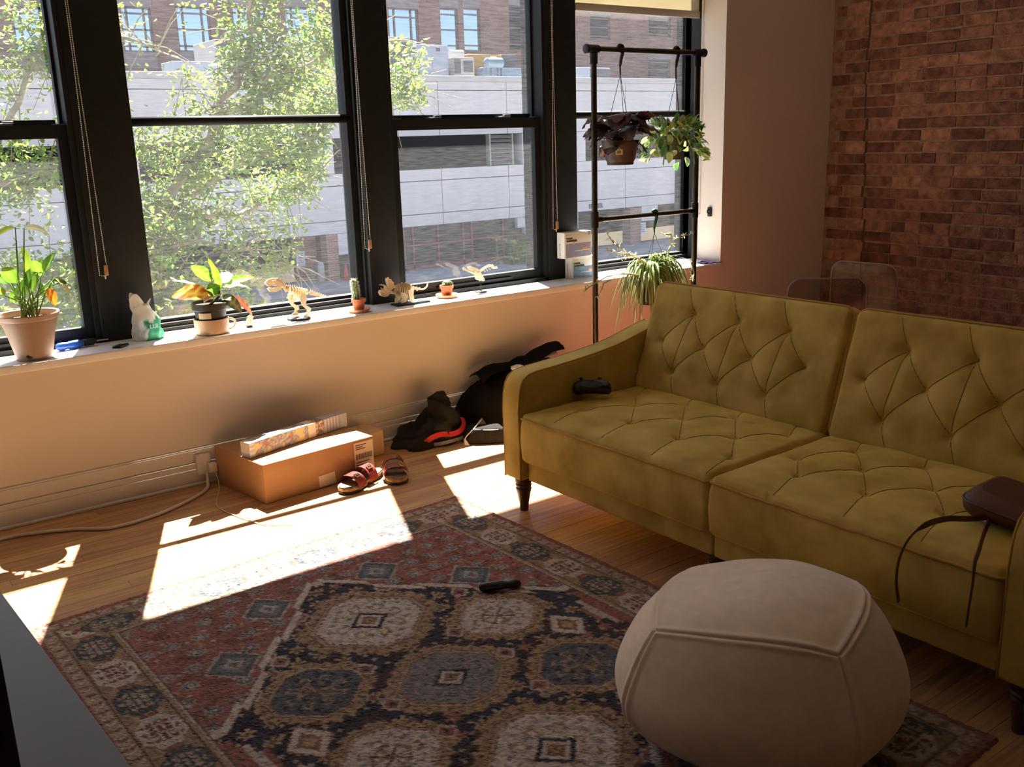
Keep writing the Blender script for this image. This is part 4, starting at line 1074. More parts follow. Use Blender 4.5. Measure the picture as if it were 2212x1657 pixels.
plate(t, 'tail', Z5(tl_+[(868, 1308), (800, 1306), (720, 1295), (650, 1285)]), yT)
rings(t, (Z5([(385, 1195)])[0], Z5([(600, 1215)])[0]), yT, .033, .030, 8)
for dy in (-.026, .026):
    dx = 0 if dy > 0 else 0
    o_ = (0 if dy < 0 else -95)
    plate(t, 'leg', Z5([(510+o_, 1255), (570+o_, 1270), (580+o_, 1335), (560+o_, 1400), (625+o_, 1440), (632+o_, 1470), (600+o_, 1500), (632+o_, 1530), (610+o_, 1556), (530+o_, 1560), (545+o_, 1535), (575+o_, 1510), (580+o_, 1465), (520+o_, 1410), (490+o_, 1330)]), yT, .005, dy)
for dy in (-.02, .02): plate(t, 'forelimb', Z5([(385, 1280), (410, 1275), (405, 1320), (380, 1340), (372, 1330), (388, 1310)]), yT, .004, dy)
bs = at(645, 689, z=ZS); 
MB().lathe([(.0, 0), (.056, 0), (.058, .004), (.054, .008), (.0, .009)], Vector((bs.x, yT, ZS)), 20).build('base', 'black_base', t, smooth=.6)
yR = 4.315
t = thing('dinosaur_model', 'wooden triceratops skeleton model on a black slab', 'model', at(865, 655, z=ZS))
fr_ = [(655, 322), (668, 345), (690, 345), (700, 372), (722, 385), (722, 412), (735, 430), (722, 455), (690, 482), (648, 472), (652, 420), (645, 400), (632, 345)]
plate(t, 'frill', Z8(fr_), yR, .004); plate(t, 'frill', Z8([(a*.96+30, b*.96+20) for a, b in fr_]), yR, .003, .016)
for dy in (-.009, 0, .009): plate(t, 'skull', Z8([(645, 468), (690, 488), (735, 512), (725, 530), (665, 520), (640, 552), (600, 560), (565, 545), (547, 512), (556, 482), (585, 475), (600, 482), (620, 440)]), yR, .004, dy)
for dy, o_ in ((-.010, 0), (.010, 12)):
    MB().tube([at(*p, y=yR+dy) for p in Z8([(628+o_, 448), (605+o_, 425), (575+o_, 414), (542+o_, 417)])], [.004, .0038, .003, .0012], 6).build('horn', 'plywood', t, smooth=True)
MB().tube([at(*p, y=yR) for p in Z8([(600, 478), (582, 462), (572, 452)])], [.003, .0025, .001], 6).build('horn', 'plywood', t, smooth=True)
bd = [(720, 500), (745, 440), (775, 398), (800, 408), (815, 384), (840, 402), (860, 384), (880, 402), (905, 388), (925, 412), (945, 440), (950, 490), (925, 515), (850, 520), (780, 530)]
plate(t, 'spine', Z8(bd), yR, .004)
rings(t, (Z8([(750, 425)])[0], Z8([(915, 420)])[0]), yR, .030, .030, 9)
for dy, o_ in ((-.026, 0), (.026, -10)):
    plate(t, 'hind_leg', Z8([(860+o_, 470), (930+o_, 470), (925+o_, 530), (935+o_, 580), (930+o_, 606), (885+o_, 612), (875+o_, 570)]), yR, .006, dy)
    plate(t, 'front_leg', Z8([(770+o_, 500), (830+o_, 505), (850+o_, 560), (835+o_, 615), (785+o_, 630), (775+o_, 600), (790+o_, 570)]), yR, .006, dy)
plate(t, 'front_leg', Z8([(740, 540), (770, 560), (745, 590), (740, 620), (695, 625), (700, 590), (720, 570)]), yR, .005, -.035)
tl_ = [(940, 440), (960, 432), (975, 446), (1000, 440), (1012, 455), (1035, 448), (1050, 462), (1085, 458), (1110, 436), (1122, 400), (1133, 392), (1128, 430), (1105, 462), (1070, 478), (1010, 478), (1000, 492), (985, 474), (960, 474), (945, 480)]
plate(t, 'tail', Z8(tl_), yR, .005)
q = [at(830, 660, z=ZS), at(862, 663, z=ZS), at(904, 652, z=ZS), at(900, 644, z=ZS)]
MB().box(2.375, 2.575, 4.275, 4.345, ZS, ZS+.009).build('base', 'black_base', t, bevel=.002)
yP = 4.36
t = thing('dinosaur_model', 'wooden pterosaur skeleton model flying on a thin black rod', 'model', at(1037, 632, z=ZS))
plate(t, 'body', Z8([(1600, 205), (1640, 195), (1700, 215), (1755, 240), (1762, 262), (1730, 270), (1660, 250), (1610, 225)]), yP, .008)
plate(t, 'torso', Z8([(1690, 270), (1750, 262), (1775, 300), (1800, 345), (1800, 370), (1780, 372), (1760, 345), (1748, 372), (1735, 345), (1720, 360), (1700, 345), (1695, 310)]), yP, .012)
plate(t, 'wing', Z8([(1518, 212), (1535, 205), (1570, 225), (1640, 258), (1695, 285), (1690, 305), (1640, 280), (1580, 250), (1535, 235), (1530, 240)]), yP, .005, -.02)
plate(t, 'wing', Z8([(1780, 262), (1800, 235), (1850, 200), (1900, 178), (1945, 180), (1960, 210), (1990, 205), (2000, 225), (1950, 232), (1930, 205), (1880, 215), (1830, 245), (1790, 275)]), yP, .005, .03)
for k in range(4): MB().tube([at(*p, y=yP+.028) for p in Z8([(1800+k*28, 240-k*12), (1815+k*30, 262-k*14)])], .0018, 5).build('wing_strut', 'plywood', t)
pb = at(1039, 631, z=ZS)
MB().tube([Vector((at(1038, 607, y=yP).x, yP, at(1038, 607, y=yP).z)), Vector((at(1038, 607, y=yP).x, yP, ZS+.004))], .0028, 8).build('rod', 'black_base', t, smooth=True)
xx = at(1038, 607, y=yP).x
MB().box(xx-.03, xx+.022, yP-.03, yP+.02, ZS, ZS+.006).build('base', 'black_base', t, bevel=.001)
yF_ = 4.30
t = thing('figurine', 'tiny wooden crab-like puzzle figure beside the mug handle', 'figurine', at(537, 700, z=ZS))
xx = at(537, 695, y=yF_).x
MB().blob((xx-.02, yF_, ZS+.016), (.018, .010, .010), .25, 3, 2).build('body', 'plywood', t, smooth=True)
plate(t, 'fin', [(536, 700), (534, 684), (540, 680), (548, 684), (545, 690), (551, 696), (545, 702)], yF_, .004)
for k in range(5):
    a_ = -.6+k*.5
    MB().tube([(xx, yF_, ZS+.022), (xx+.022*math.sin(a_), yF_-.008, ZS+.026+.02*math.cos(a_))], .0014, 5).build('spike', 'plywood', t)
MB().box(xx-.012, xx+.014, yF_-.01, yF_+.012, ZS, ZS+.008).build('base', 'black_base', t, bevel=.001)
# --- cacti in terracotta
mat('terracotta', (.52, .17, .075), .8, .1, 10, bump=.15, bscale=80); mat('terracotta_light', (.66, .33, .19), .8, .08, 10)
mat('cactus_skin', (.16, .22, .10), .7, .15, 30); mat('cactus_spine', (.85, .82, .70), .6, .05, 10, trans=.5); mat('cactus_yellow', (.5, .45, .12), .6, .1, 10, trans=.3)
def terracotta(name, label, c, r, h, rs):
    t = thing(name, label, 'plant', c)
    MB().lathe([(.0, .010), (r*.72, .010), (r*.92, .010+h*.68), (r*.92, .010+h*.68), (r*1.06, .010+h*.70), (r*1.08, .010+h), (r*.96, .010+h), (r*.92, .010+h*.85), (0, .010+h*.82)], c, 28).build('pot', 'terracotta', t, smooth=.6)
    s_ = thing('saucer', 'x', 'saucer', c); 
    MB().lathe([(.0, 0), (rs*.78, 0), (rs, .016), (rs*.97, .019), (rs*.80, .008), (0, .006)], c, 30).build('dish', 'terracotta_light', s_, smooth=.6)
    MB().lathe([(r*.92, .010+h*.83), (0, .012+h*.84)], c, 16).build('soil', 'soil', t)
    return t, s_
c = Vector((2.163, 4.288, ZS)); t, s_ = terracotta('cactus', 'tall columnar cactus with a white halo of spines in a terracotta pot', c, .034, .058, .058)
s_['label'] = 'terracotta saucer under the tall columnar cactus'
top = c+Vector((-.008, .004, .062))
def cac(u, v, R=.0155, H=.108):
    w = v*2*math.pi; rr_ = R*(1+.10*math.cos(10*w))*(1 if u < .8 else math.sqrt(max(0, 1-((u-.8)/.2)**2)))
    return top+Vector((rr_*math.cos(w)-.006*u, rr_*math.sin(w), u*H))
MB().grid(cac, 14, 40).build('stem', 'cactus_skin', t, smooth=True)
spn = MB(); rg = random.Random(2)
for k in range(520):
    u, v = rg.uniform(.03, .99), (rg.randint(0, 9)+rg.gauss(0, .06))/10
    p = cac(u, v % 1); ctr = Vector((top.x-.006*u, top.y, p.z)); d = (p-ctr); d = d.normalized() if d.length > 1e-4 else Vector((0, 0, 1))
    d = (d+Vector((rg.gauss(0, .35), rg.gauss(0, .35), rg.gauss(.1, .4)+(.8 if u > .93 else 0)))).normalized(); s1 = d.orthogonal().normalized()*.0009
    spn.add([p-s1, p+s1, p+d*rg.uniform(.006, .013)], [(0, 1, 2)])
spn.build('spines', 'cactus_spine', t, kind='stuff')
c = Vector((2.722, 4.345, ZS)); t, s_ = terracotta('cactus', 'small round cactus with yellow spines in a terracotta pot', c, .035, .056, .062)
s_['label'] = 'terracotta saucer under the small round cactus'
ball = c+Vector((.006, 0, .066))
def bal(u, v):
    w = v*2*math.pi; a = u*math.pi*.62; R = .027*(1+.13*math.cos(12*w)*math.sin(a))
    return ball+Vector((R*math.sin(a)*math.cos(w), R*math.sin(a)*math.sin(w), R*.95*math.cos(a)))
MB().grid(bal, 10, 48).build('stem', 'cactus_skin', t, smooth=True)
MB().blob(c+Vector((-.020, -.006, .066)), (.012, .012, .012), .05, 2, 2).build('offset', 'cactus_skin', t, smooth=True)
spn = MB()
for k in range(300):
    u, v = rg.uniform(.02, .9), rg.randint(0, 11)/12+rg.gauss(0, .008); p = bal(u, v); d = (p-ball).normalized()
    d = (d+Vector((rg.gauss(0, .4), rg.gauss(0, .4), rg.gauss(0, .4)))).normalized(); s1 = d.orthogonal().normalized()*.0004
    spn.add([p-s1, p+s1, p+d*rg.uniform(.004, .009)], [(0, 1, 2)])
spn.build('spines', 'cactus_yellow', t, kind='stuff')
# --- two boxes of curtain hardware
mat('box_white', (.80, .77, .72), .5, .03, 6); mat('print_blue', (.16, .27, .42), .5, .25, 30); mat('print_dark', (.05, .035, .03), .6, .1, 10); mat('print_tan', (.60, .36, .22), .6, .2, 60); mat('print_lilac', (.33, .33, .50), .5, .1, 10)
def carton(label, x0, x1, z0, z1, y0, y1, blue):
    t = thing('product_box', label, 'box', ((x0+x1)/2, (y0+y1)/2, z0), 'boxes of shelf hardware')
    b = MB().box(x0, x1, y0, y1, z0, z1).build('carton', 'box_white', t, bevel=.0015)
    MB().box(x0+.012, x1-.004, y0-.0012, y0, z0+.006, z0+(z1-z0)*.55).build('picture', blue, t)
    MB().box(x0+(x1-x0)*.38, x1-.012, y0-.0022, y0-.001, z0+(z1-z0)*.27, z0+(z1-z0)*.30).build('printed_shelf', 'box_white', t)
    MB().prism([(x0+(x1-x0)*.62, y0-.0024, z0+(z1-z0)*.30), (x0+(x1-x0)*.92, y0-.0024, z0+(z1-z0)*.30), (x0+(x1-x0)*.84, y0-.0024, z0+(z1-z0)*.43), (x0+(x1-x0)*.74, y0-.0024, z0+(z1-z0)*.40), (x0+(x1-x0)*.68, y0-.0024, z0+(z1-z0)*.44)], (0, .001, 0)).build('printed_object', 'print_tan', t)
    for k, tx_ in enumerate(('room', 'essentials')):
        text_mb(tx_, .021, Matrix.Translation((x0+.014, y0-.001, z1-.040-k*.0145)) @ Matrix.Rotation(math.pi/2, 4, 'X'), .0006, 'LEFT', bold=.0006).build('lettering', 'print_dark', t)
    MB().box(x0+.014, x0+.05, y0-.001, y0, z1-.016, z1-.013).build('fine_print', 'print_tan', t)
    MB().box(x1-.022, x1-.008, y0-.001, y0, z1-.022, z1-.008).build('badge', 'print_lilac', t)
    text_mb('room essentials', .012, Matrix.Translation((x0-.0012, (y0+y1)/2+.004, z0+.012)) @ Matrix.Rotation(-math.pi/2, 4, 'Z') @ Matrix.Rotation(math.pi/2, 4, 'X') @ Matrix.Rotation(math.pi/2, 4, 'Z'), .0005, 'LEFT').build('spine_lettering', 'print_lilac', t)
xa = at(1236, 598, y=4.35).x; xb = xa+.19; zt = at(1240, 557, y=4.35).z
carton('white picture box at the bottom of the stack against the black post', xa, xb, ZS, zt, 4.35, 4.415, 'print_blue')
xa2 = at(1221, 550, y=4.33).x
carton('white picture box lying on top of its twin beside the post', xa2, xa2+.205, zt+.0005, at(1220, 504, y=4.33).z, 4.335, 4.405, 'print_lilac')
# --- papers at the right end of the sill
mat('paper', (.82, .80, .82), .7, .04, 12, trans=.1); mat('paper_purple', (.42, .25, .50), .7, .05, 10)
def sheet(name, label, cx, cy_, w, d, rot, m, seed, z, curl=.012):
    t = thing(name, label, 'paper', (cx, cy_, z)); cr_, sr_ = math.cos(rot), math.sin(rot)
    def fn(a, b, lo=0):
        x, y = (a-.5)*w, (b-.5)*d
        return Vector((cx+x*cr_-y*sr_, cy_+x*sr_+y*cr_, z+lo+curl*(noise.noise(Vector((a*3+seed, b*2.5, seed)))**2*2+.4*max(0, abs(a-.5)*2-.6))))
    mb = MB().grid(lambda a, b: fn(a, b, .001), 10, 8); mb.build('page', m, t, smooth=True)
    return t
sheet('paper_sheet', 'crumpled white papers heaped at the right end of the sill', 4.55, 4.38, .30, .20, .15, 'paper', 3, ZS+.004, .03)
sheet('paper_sheet', 'purple-edged leaflet lying at the corner of the sill', 4.70, 4.285, .16, .13, -.2, 'paper_purple', 6, ZS+.002, .01)
# ================================================================== BLINDS
mat('blind_cloth', (.80, .74, .58), .85, .03, 3, trans=.35); mat('blind_hem', (.55, .50, .42), .6, .05, 5); mat('chain_metal', (.72, .68, .60), .4, .1, 20, metal=.2); mat('pull_wood', (.42, .20, .09), .45, .2, 20, coat=.3)
def beads(x, y, z0, z1, sep, step=.0085):
    mb = MB(); n = int((z1-z0)/step)
    def bead(p, r=.003):
        mb.add([p+Vector(q)*r for q in ((1, 0, 0), (-1, 0, 0), (0, 1, 0), (0, -1, 0), (0, 0, 1), (0, 0, -1))], [(0, 2, 4), (2, 1, 4), (1, 3, 4), (3, 0, 4), (2, 0, 5), (1, 2, 5), (3, 1, 5), (0, 3, 5)])
    for k in range(n+1):
        z = z0+k*step; w = sep*(1-.75*min(1, (z-z0)/(.5*(z1-z0))))
        bead(Vector((x-w, y, z))); bead(Vector((x+w, y+.002, z)))
    for k in range(5): bead(Vector((x-sep+k*sep/2, y, z0-.004*math.sin(math.pi*k/4))))
    mb.tube([(x-sep, y, z0), (x-sep*.25, y, (z0+z1)/2), (x-sep*.25, y, z1)], .0007, 4).tube([(x+sep, y, z0), (x+sep*.25, y, (z0+z1)/2), (x+sep*.25, y, z1)], .0007, 4)
    return mb
def blind(label, xr0, xr1, chain_px, zbot_px, yc, drop=None):
    t = thing('roller_blind', label, 'blind', ((xr0+xr1)/2, 4.45, ZH+.05), 'roller blinds at the window heads')
    MB().tube([(xr0+.01, 4.46, ZH+.07), (xr1-.01, 4.46, ZH+.07)], .03, 14).build('roller', 'blind_cloth', t, smooth=.7)
    if drop:
        MB().box(xr0+.015, xr1-.012, 4.438, 4.4395, drop, ZH+.07).build('shade', 'blind_cloth', t)
        MB().box(xr0+.012, xr1-.009, 4.430, 4.446, drop-.040, drop+.002).build('hem_bar', 'blind_hem', t, bevel=.003)
    if chain_px:
        b = at(*chain_px, y=yc); x = b.x; z0 = b.z
        beads(x, yc, z0, ZH+.07, .017).build('bead_chain', 'chain_metal', t, kind='stuff')
        pu = MB().box(x+.004, x+.020, yc-.008, yc+.006, z0-.004, z0+.042).build('chain_pull', 'pull_wood', t, bevel=.004)
        MB().tube([(x+.006, yc, z0-.004), (x+.006, yc, z0-.018)], .0028, 7).build('chain_weight', 'chain_metal', t)
    return t
blind('rolled-up blind whose bead chain hangs over the post between big potted plant and croton', COLX[0][1], COLX[1][0], (224, 594), 0, 4.405)
blind('rolled-up blind whose bead chain hangs above the columnar cactus', COLX[1][1], COLX[2][0], (795, 536), 0, 4.405)
blind('rolled-up blind whose bead chain hangs above the white picture boxes', COLX[2][1], COLX[3][0], (1200, 494), 0, 4.405)
bt = blind('cream roller blind part lowered behind the garment rack', COLX[3][1], 4.752, None, 0, 4.42, at(1380, 16, y=4.44).z)
xk = 4.735
beads(xk, 4.40, at(1512, 462, y=4.40).z, ZH+.07, .006).build('bead_chain', 'chain_metal', bt, kind='stuff')
kz = at(1513, 460, y=4.30).z
kt = thing('chain_bracket', 'black blind chain bracket screwed to the white reveal', 'bracket', (4.742, 4.31, kz))
MB().box(4.728, 4.742, 4.295, 4.325, kz-.03, kz+.03).build('plate', 'black_rubber', kt, bevel=.004)
MB().tube([(4.728, 4.31, kz-.012), (4.712, 4.31, kz-.004), (4.712, 4.31, kz+.010), (4.728, 4.31, kz+.016)], .004, 7).build('hook', 'black_rubber', kt, smooth=True)
# ================================================================== GARMENT RACK WITH HANGING PLANTS
mat('rack_metal', (.10, .085, .07), .28, .15, 12, metal=.85); mat('rack_joint', (.012, .012, .012), .45, .1, 10)
YR_ = 3.95; xl, xr = 3.437, 4.212; ztop = 1.925; zmid = 1.048
rk = thing('garment_rack', 'dark metal garment rack standing between the sofa and the last window', 'rack', ((xl+xr)/2, YR_, 0))
MB().tube([(xl, YR_, .03), (xl, YR_, ztop-.02)], .0155, 14).build('post', 'rack_metal', rk, smooth=.8)
MB().tube([(xr, YR_, .03), (xr, YR_, ztop-.02)], .0155, 14).build('post', 'rack_metal', rk, smooth=.8)
for x in (xl, xr):
    MB().tube([(x, YR_, ztop-.075), (x, YR_, ztop-.02)], .0205, 14).build('joint', 'rack_joint', rk, smooth=.8)
    MB().tube([(x-.028, YR_, ztop), (x+.03, YR_, ztop)], .021, 14).build('joint', 'rack_joint', rk, smooth=.8)
    MB().tube([(x, YR_, zmid-.04), (x, YR_, zmid+.045)], .021, 14).build('joint', 'rack_joint', rk, smooth=.8)
    sg = 1 if x == xl else -1
    MB().tube([(x, YR_, zmid), (x+sg*.05, YR_, zmid)], [.018, .016], 14).build('joint', 'rack_joint', rk, smooth=.8)
    MB().tube([(x-sg*.028, YR_, ztop), (x-sg*.036, YR_, ztop), (x-sg*.042, YR_, ztop), (x-sg*.055, YR_, ztop), (x-sg*.058, YR_, ztop)], [.018, .014, .024, .024, .018], 14).build('end_knob', 'rack_joint', rk, smooth=.6)
    MB().tube([(x, YR_-.20, .028), (x, YR_+.20, .028)], .012, 12).build('foot_bar', 'rack_metal', rk, smooth=.8)
    for dy in (-.2, .2): MB().lathe([(.014, 0), (.016, .006), (.014, .03)], (x, YR_+dy, .0), 10).build('foot', 'rack_joint', rk, smooth=.6)
MB().tube([(xl, YR_, ztop), (xr, YR_, ztop)], .0145, 14).build('top_bar', 'rack_metal', rk, smooth=.8)
MB().tube([(xl, YR_, zmid), (xr, YR_, zmid)], .0135, 14).build('cross_bar', 'rack_metal', rk, smooth=.8)
def hook_pts(x, z, big=1.0):
    R = .019*big
    return [Vector((x-R*.9, YR_, z-.012))]+[Vector((x-R*math.cos(a), YR_, z+R*math.sin(a)*1.05)) for a in [k*math.pi/8 for k in range(1, 9)]]+[Vector((x+R*.8, YR_, z-.02)), Vector((x+R*.2, YR_, z-.055)), Vector((x-.002, YR_, z-.085))]
def hanger(parent, x, zb, zrim, r, m, wires=3, apex=.10, a0=.5, zap=None):
    p0 = Vector((x-.002, YR_, zb-.085)); za = zap or zb-.11
    MB().tube(hook_pts(x, zb), [.006, .010, .0115, .012, .012, .012, .012, .012, .0115, .011, .010, .008], 8, flat=.75).build('hook', m, parent, smooth=True)
    MB().tube([p0, Vector((x, YR_, za))], .0045, 7).build('swivel', m, parent, smooth=True)
    for k in range(wires):
        a = a0+k*2*math.pi/wires
        MB().tube([Vector((x, YR_, za)), Vector((x+r*math.cos(a), YR_+r*math.sin(a), zrim))], .0016, 5).build('wire', m, parent)
mat('hook_brown', (.03, .02, .018), .45, .1, 10); mat('hook_green', (.02, .10, .07), .4, .1, 10); mat('pot_brown', (.075, .045, .04), .5, .1, 8); mat('pot_grey', (.11, .10, .085), .6, .1, 8)
# begonia
bx = at(1340, 330, y=YR_).x; zr_ = at(1340, 303, y=YR_).z; zb_ = at(1340, 356, y=YR_).z
bg_ = thing('hanging_begonia', 'dark-leaved begonia in a brown hanging pot with a price sticker', 'plant', (bx, YR_, zb_), 'plants hung on the garment rack')
hanger(bg_, bx, ztop+.004, zr_, .088, 'hook_brown', zap=ztop-.125)
h_ = zr_-zb_
MB().lathe([(0, 0), (.070, 0), (.073, .010), (.072, .014), (.081, .03), (.094, h_*.75), (.099, h_*.80), (.104, h_), (.100, h_), (.094, h_*.85), (0, h_*.84)], (bx, YR_, zb_), 32).build('pot', 'pot_brown', bg_, smooth=.6)
st0 = MB().grid(lambda a, b: Vector((bx, YR_, zb_))+Vector((.0915*math.sin(-1.02+a*.42), -.0915*math.cos(-1.02+a*.42), h_*.42+b*.030)), 4, 1)
st0.build('price_sticker', 'label_cream', bg_)
pm_ = MB()
for k in range(4): pm_.grid(lambda a, b, k=k: Vector((bx, YR_, zb_))+Vector((.0925*math.sin(-.92+k*.055+a*.032), -.0925*math.cos(-.92+k*.055+a*.032), h_*.42+.008+b*.014)), 1, 1)
pm_.build('sticker_print', 'print_dark', bg_)
rg = random.Random(21)
for k in range(66):
    a = rg.uniform(0, 2*math.pi); el = rg.uniform(-.2, 1.3); R = rg.uniform(.06, .135)
    rt = Vector((bx+rg.gauss(0, .03), YR_+rg.gauss(0, .03), zr_-.01))
    cpos = Vector((bx+math.cos(a)*R*1.0, YR_+math.sin(a)*R, zr_+.02+.10*math.sin(max(0, el))+rg.uniform(-.02, .02)+(-.05 if el < 0 else 0)))
    d = Vector((math.cos(a), math.sin(a), -.5+rg.gauss(0, .35))).normalized()
    L = rg.uniform(.055, .095)
    g = rg.uniform(.7, 1.2); base = (.034*g, .022*g, .024*g); vn = (.11*g, .06*g, .05*g)
    under = rg.random() < .35
    if under: base = (.13*g, .045*g, .035*g)
    ov = lambda u: math.sin(math.pi*min(1, u**.62))**.6
    leaf(cpos-d*L*.3, cpos+d*L, L*.55, (lambda u, v, b=base, n_=vn: n_ if (abs(v) < .12 or (u*5+abs(v)*1.5) % 1 < .16) else b), prof=ov, droop=.18, fold=-.15, roll=rg.uniform(-.5, .5), wave=.10).build('leaf', 'dark_leaf', bg_, smooth=True)
    MB().tube([rt, rt.lerp(cpos, .6)+Vector((0, 0, .015)), cpos-d*L*.3], [.0022, .002, .0016], 5).build('stem', 'begonia_stem' if 'begonia_stem' in MAT else mat('begonia_stem', (.30, .09, .05), .5, .2, 20, trans=.3), bg_, smooth=True)
# hoya
hx_ = at(1456, 300, y=YR_).x; zr_ = at(1456, 293, y=YR_).z; zb_ = at(1456, 344, y=YR_).z
ho = thing('hanging_hoya', 'trailing variegated green plant in a grey hanging pot', 'plant', (hx_, YR_, zb_), 'plants hung on the garment rack')
hanger(ho, at(1461, 112, y=YR_).x, ztop+.004, zr_, .066, 'hook_brown', a0=.2, zap=ztop-.145)
h_ = zr_-zb_
MB().lathe([(0, 0), (.048, 0), (.066, h_*.8), (.071, h_*.82), (.072, h_), (.068, h_), (.06, h_*.85), (0, h_*.85)], (hx_-.01, YR_, zb_), 28).build('pot', 'pot_grey', ho, smooth=.6)
rg = random.Random(31)
for k in range(215):
    a = rg.uniform(0, 2*math.pi); q = rg.random()
    R = .06+.095*q**.7; drop = (.05-.17*max(0, q-.3)/.7*rg.uniform(.4, 1.2)) if rg.random() < .72 else rg.uniform(.02, .075)
    p = Vector((hx_+.012+math.cos(a)*R*1.12, YR_+math.sin(a)*R*.9, zr_+drop-(.03 if math.cos(a) > .3 else 0)*q))
    d = Vector((math.cos(a)*.7, math.sin(a)*.7, -.5+rg.gauss(0, .6)+(1.0 if drop > .03 else 0))).normalized()
    L = rg.uniform(.045, .075); var_ = rg.random()
    base = (.07, .17, .04) if var_ < .45 else ((.22, .40, .04) if var_ < .75 else (.42, .44, .12)); rim = (.62, .60, .28) if var_ > .35 else (.20, .34, .07)
    leaf(p, p+d*L, L*.27, (lambda u, v, b=base, r_=rim: r_ if abs(v) > .7 else b), droop=.10, fold=.2, roll=rg.uniform(-.9, .9), nl=6).build('leaf', 'plant_leaf', ho, smooth=True)
for k in range(9):
    a = k*.7; e_ = Vector((hx_+math.cos(a)*.13, YR_+math.sin(a)*.11, zr_-.06-.05*(k % 3)))
    MB().tube([(hx_, YR_, zr_-.01), (hx_+math.cos(a)*.08, YR_+math.sin(a)*.07, zr_+.03), e_], .002, 5).build('stem', 'stem_green', ho, smooth=True)
# spider plant
sx = at(1410, 640, y=YR_-.02).x; zr_ = at(1424, 586, y=YR_).z; zb_ = at(1424, 652, y=YR_).z
spd = thing('hanging_spider_plant', 'arching striped spider plant in a dark pot hung from the lower rack bar', 'plant', (sx, YR_, zb_), 'plants hung on the garment rack')
hanger(spd, at(1414, 460, y=YR_).x, zmid+.004, zr_, .085, 'hook_green', a0=-.6, zap=zmid-.105)
h_ = zr_-zb_
MB().lathe([(0, 0), (.066, 0), (.085, h_*.8), (.09, h_), (.086, h_), (.08, h_*.85), (0, h_*.85)], (sx, YR_, zb_), 28).build('pot', 'nursery_black', spd, smooth=.6)
rg = random.Random(41)
def arc_leaf(root, a, reach, rise, fall, w, cf):
    N_ = 9; mb = MB(); pts = []
    for k in range(N_+1):
        u = k/N_
        pts.append(root+Vector((math.cos(a)*reach*u**.85, math.sin(a)*reach*u**.85, rise*math.sin(min(1, u*1.25)*math.pi/2)-fall*u**2.6)))
    vs_ = []; cs = []
    for k, p in enumerate(pts):
        tt2 = (pts[min(k+1, N_)]-pts[max(k-1, 0)]).normalized(); s_ = tt2.cross(Vector((math.cos(a), math.sin(a), .6))); s_ = s_.normalized() if s_.length > .05 else Vector((-math.sin(a), math.cos(a), 0)); n_ = s_.cross(tt2)
        ww_ = w*BLADE(k/N_)
        for o_ in (-1, -.35, .35, 1): vs_.append(p+s_*(o_*ww_)+n_*(.3*abs(o_)*ww_)); cs.append(cf(k/N_, o_))
    mb.add(vs_, [(k*4+j, (k+1)*4+j, (k+1)*4+j+1, k*4+j+1) for k in range(N_) for j in range(3)], 0, cs); return mb
for k in range(290):
    a = rg.uniform(0, 2*math.pi)
    if math.sin(a) > .55: a = -a*.7
    reach = rg.uniform(.08, .25); rise = rg.uniform(.03, .17); fall = rg.uniform(.12, .38)*(reach/.15)**.4
    if YR_+math.sin(a)*reach > 4.19: reach *= .6
    g = rg.uniform(.75, 1.15); gr_ = (.09*g, .22*g, .025*g); wt = (.45*g, .50*g, .22*g)
    arc_leaf(Vector((sx+rg.gauss(0, .02), YR_+rg.gauss(0, .02), zr_-.005)), a, reach, rise, fall, rg.uniform(.008, .012), lambda u, o_, g1=gr_, w1=wt: g1 if abs(o_) > .5 else w1).build('leaf', 'plant_leaf', spd, smooth=True)
# runners with plantlets
mat('runner', (.50, .42, .20), .6, .15, 15, trans=.35)
runs = [([(1424, 598), (1380, 560), (1350, 545), (1325, 525), (1312, 506)], 6), ([(1424, 598), (1370, 552), (1340, 548), (1312, 540)], 5), ([(1424, 598), (1440, 545), (1462, 515), (1492, 505)], 4), ([(1424, 598), (1448, 535), (1450, 508), (1432, 506)], 3), ([(1424, 600), (1350, 590), (1310, 598), (1270, 622), (1262, 630)], 4), ([(1424, 600), (1345, 592), (1305, 612), (1292, 640)], 3), ([(1424, 600), (1490, 560), (1500, 590), (1496, 605)], 2), ([(1424, 598), (1400, 570), (1375, 556), (1340, 560)], 4)]
for pts, npl in runs:
    yy0 = YR_-.02; P_ = [at(px, py, y=yy0-.02*i) for i, (px, py) in enumerate(pts)]
    Q = []
    for i in range(len(P_)-1):
        for k in range(4):
            u = k/4; a0_, a1_ = P_[max(i-1, 0)], P_[min(i+2, len(P_)-1)]
            Q.append(P_[i]*(1-u)+P_[i+1]*u+((P_[i+1]-P_[i])*(u*(1-u)*.0)))
    Q.append(P_[-1])
    MB().tube(Q, [.0030]*(len(Q)-3)+[.0026, .002, .0015], 5).build('runner', 'runner', spd, smooth=True)
    for j in range(npl):
        c_ = Q[-1-j*2] if j*2 < len(Q) else Q[0]
        pl_ = MB()
        for m_ in range(7):
            a = rg.uniform(0, 6.28); d = Vector((math.cos(a), math.sin(a)*.6, rg.uniform(-.6, .9))).normalized(); L = rg.uniform(.016, .036)
            lf = leaf(c_, c_+d*L, .0045, lambda u, v: (.62, .60, .28), prof=BLADE, droop=.1, nl=3); pl_.add(lf.v, lf.f, 0, lf.c)
        pl_.build('plantlet', 'plant_leaf', spd, smooth=True)
# ================================================================== FLOOR THINGS BY THE WALL
mat('cardboard', (.45, .25, .12), .85, .08, 10, bump=.05, bscale=120); mat('cardboard_pale', (.62, .42, .24), .85, .06, 10); mat('label_paper', (.74, .60, .42), .6, .04, 20)
mat('cord_white', (.66, .60, .50), .5, .05, 20)
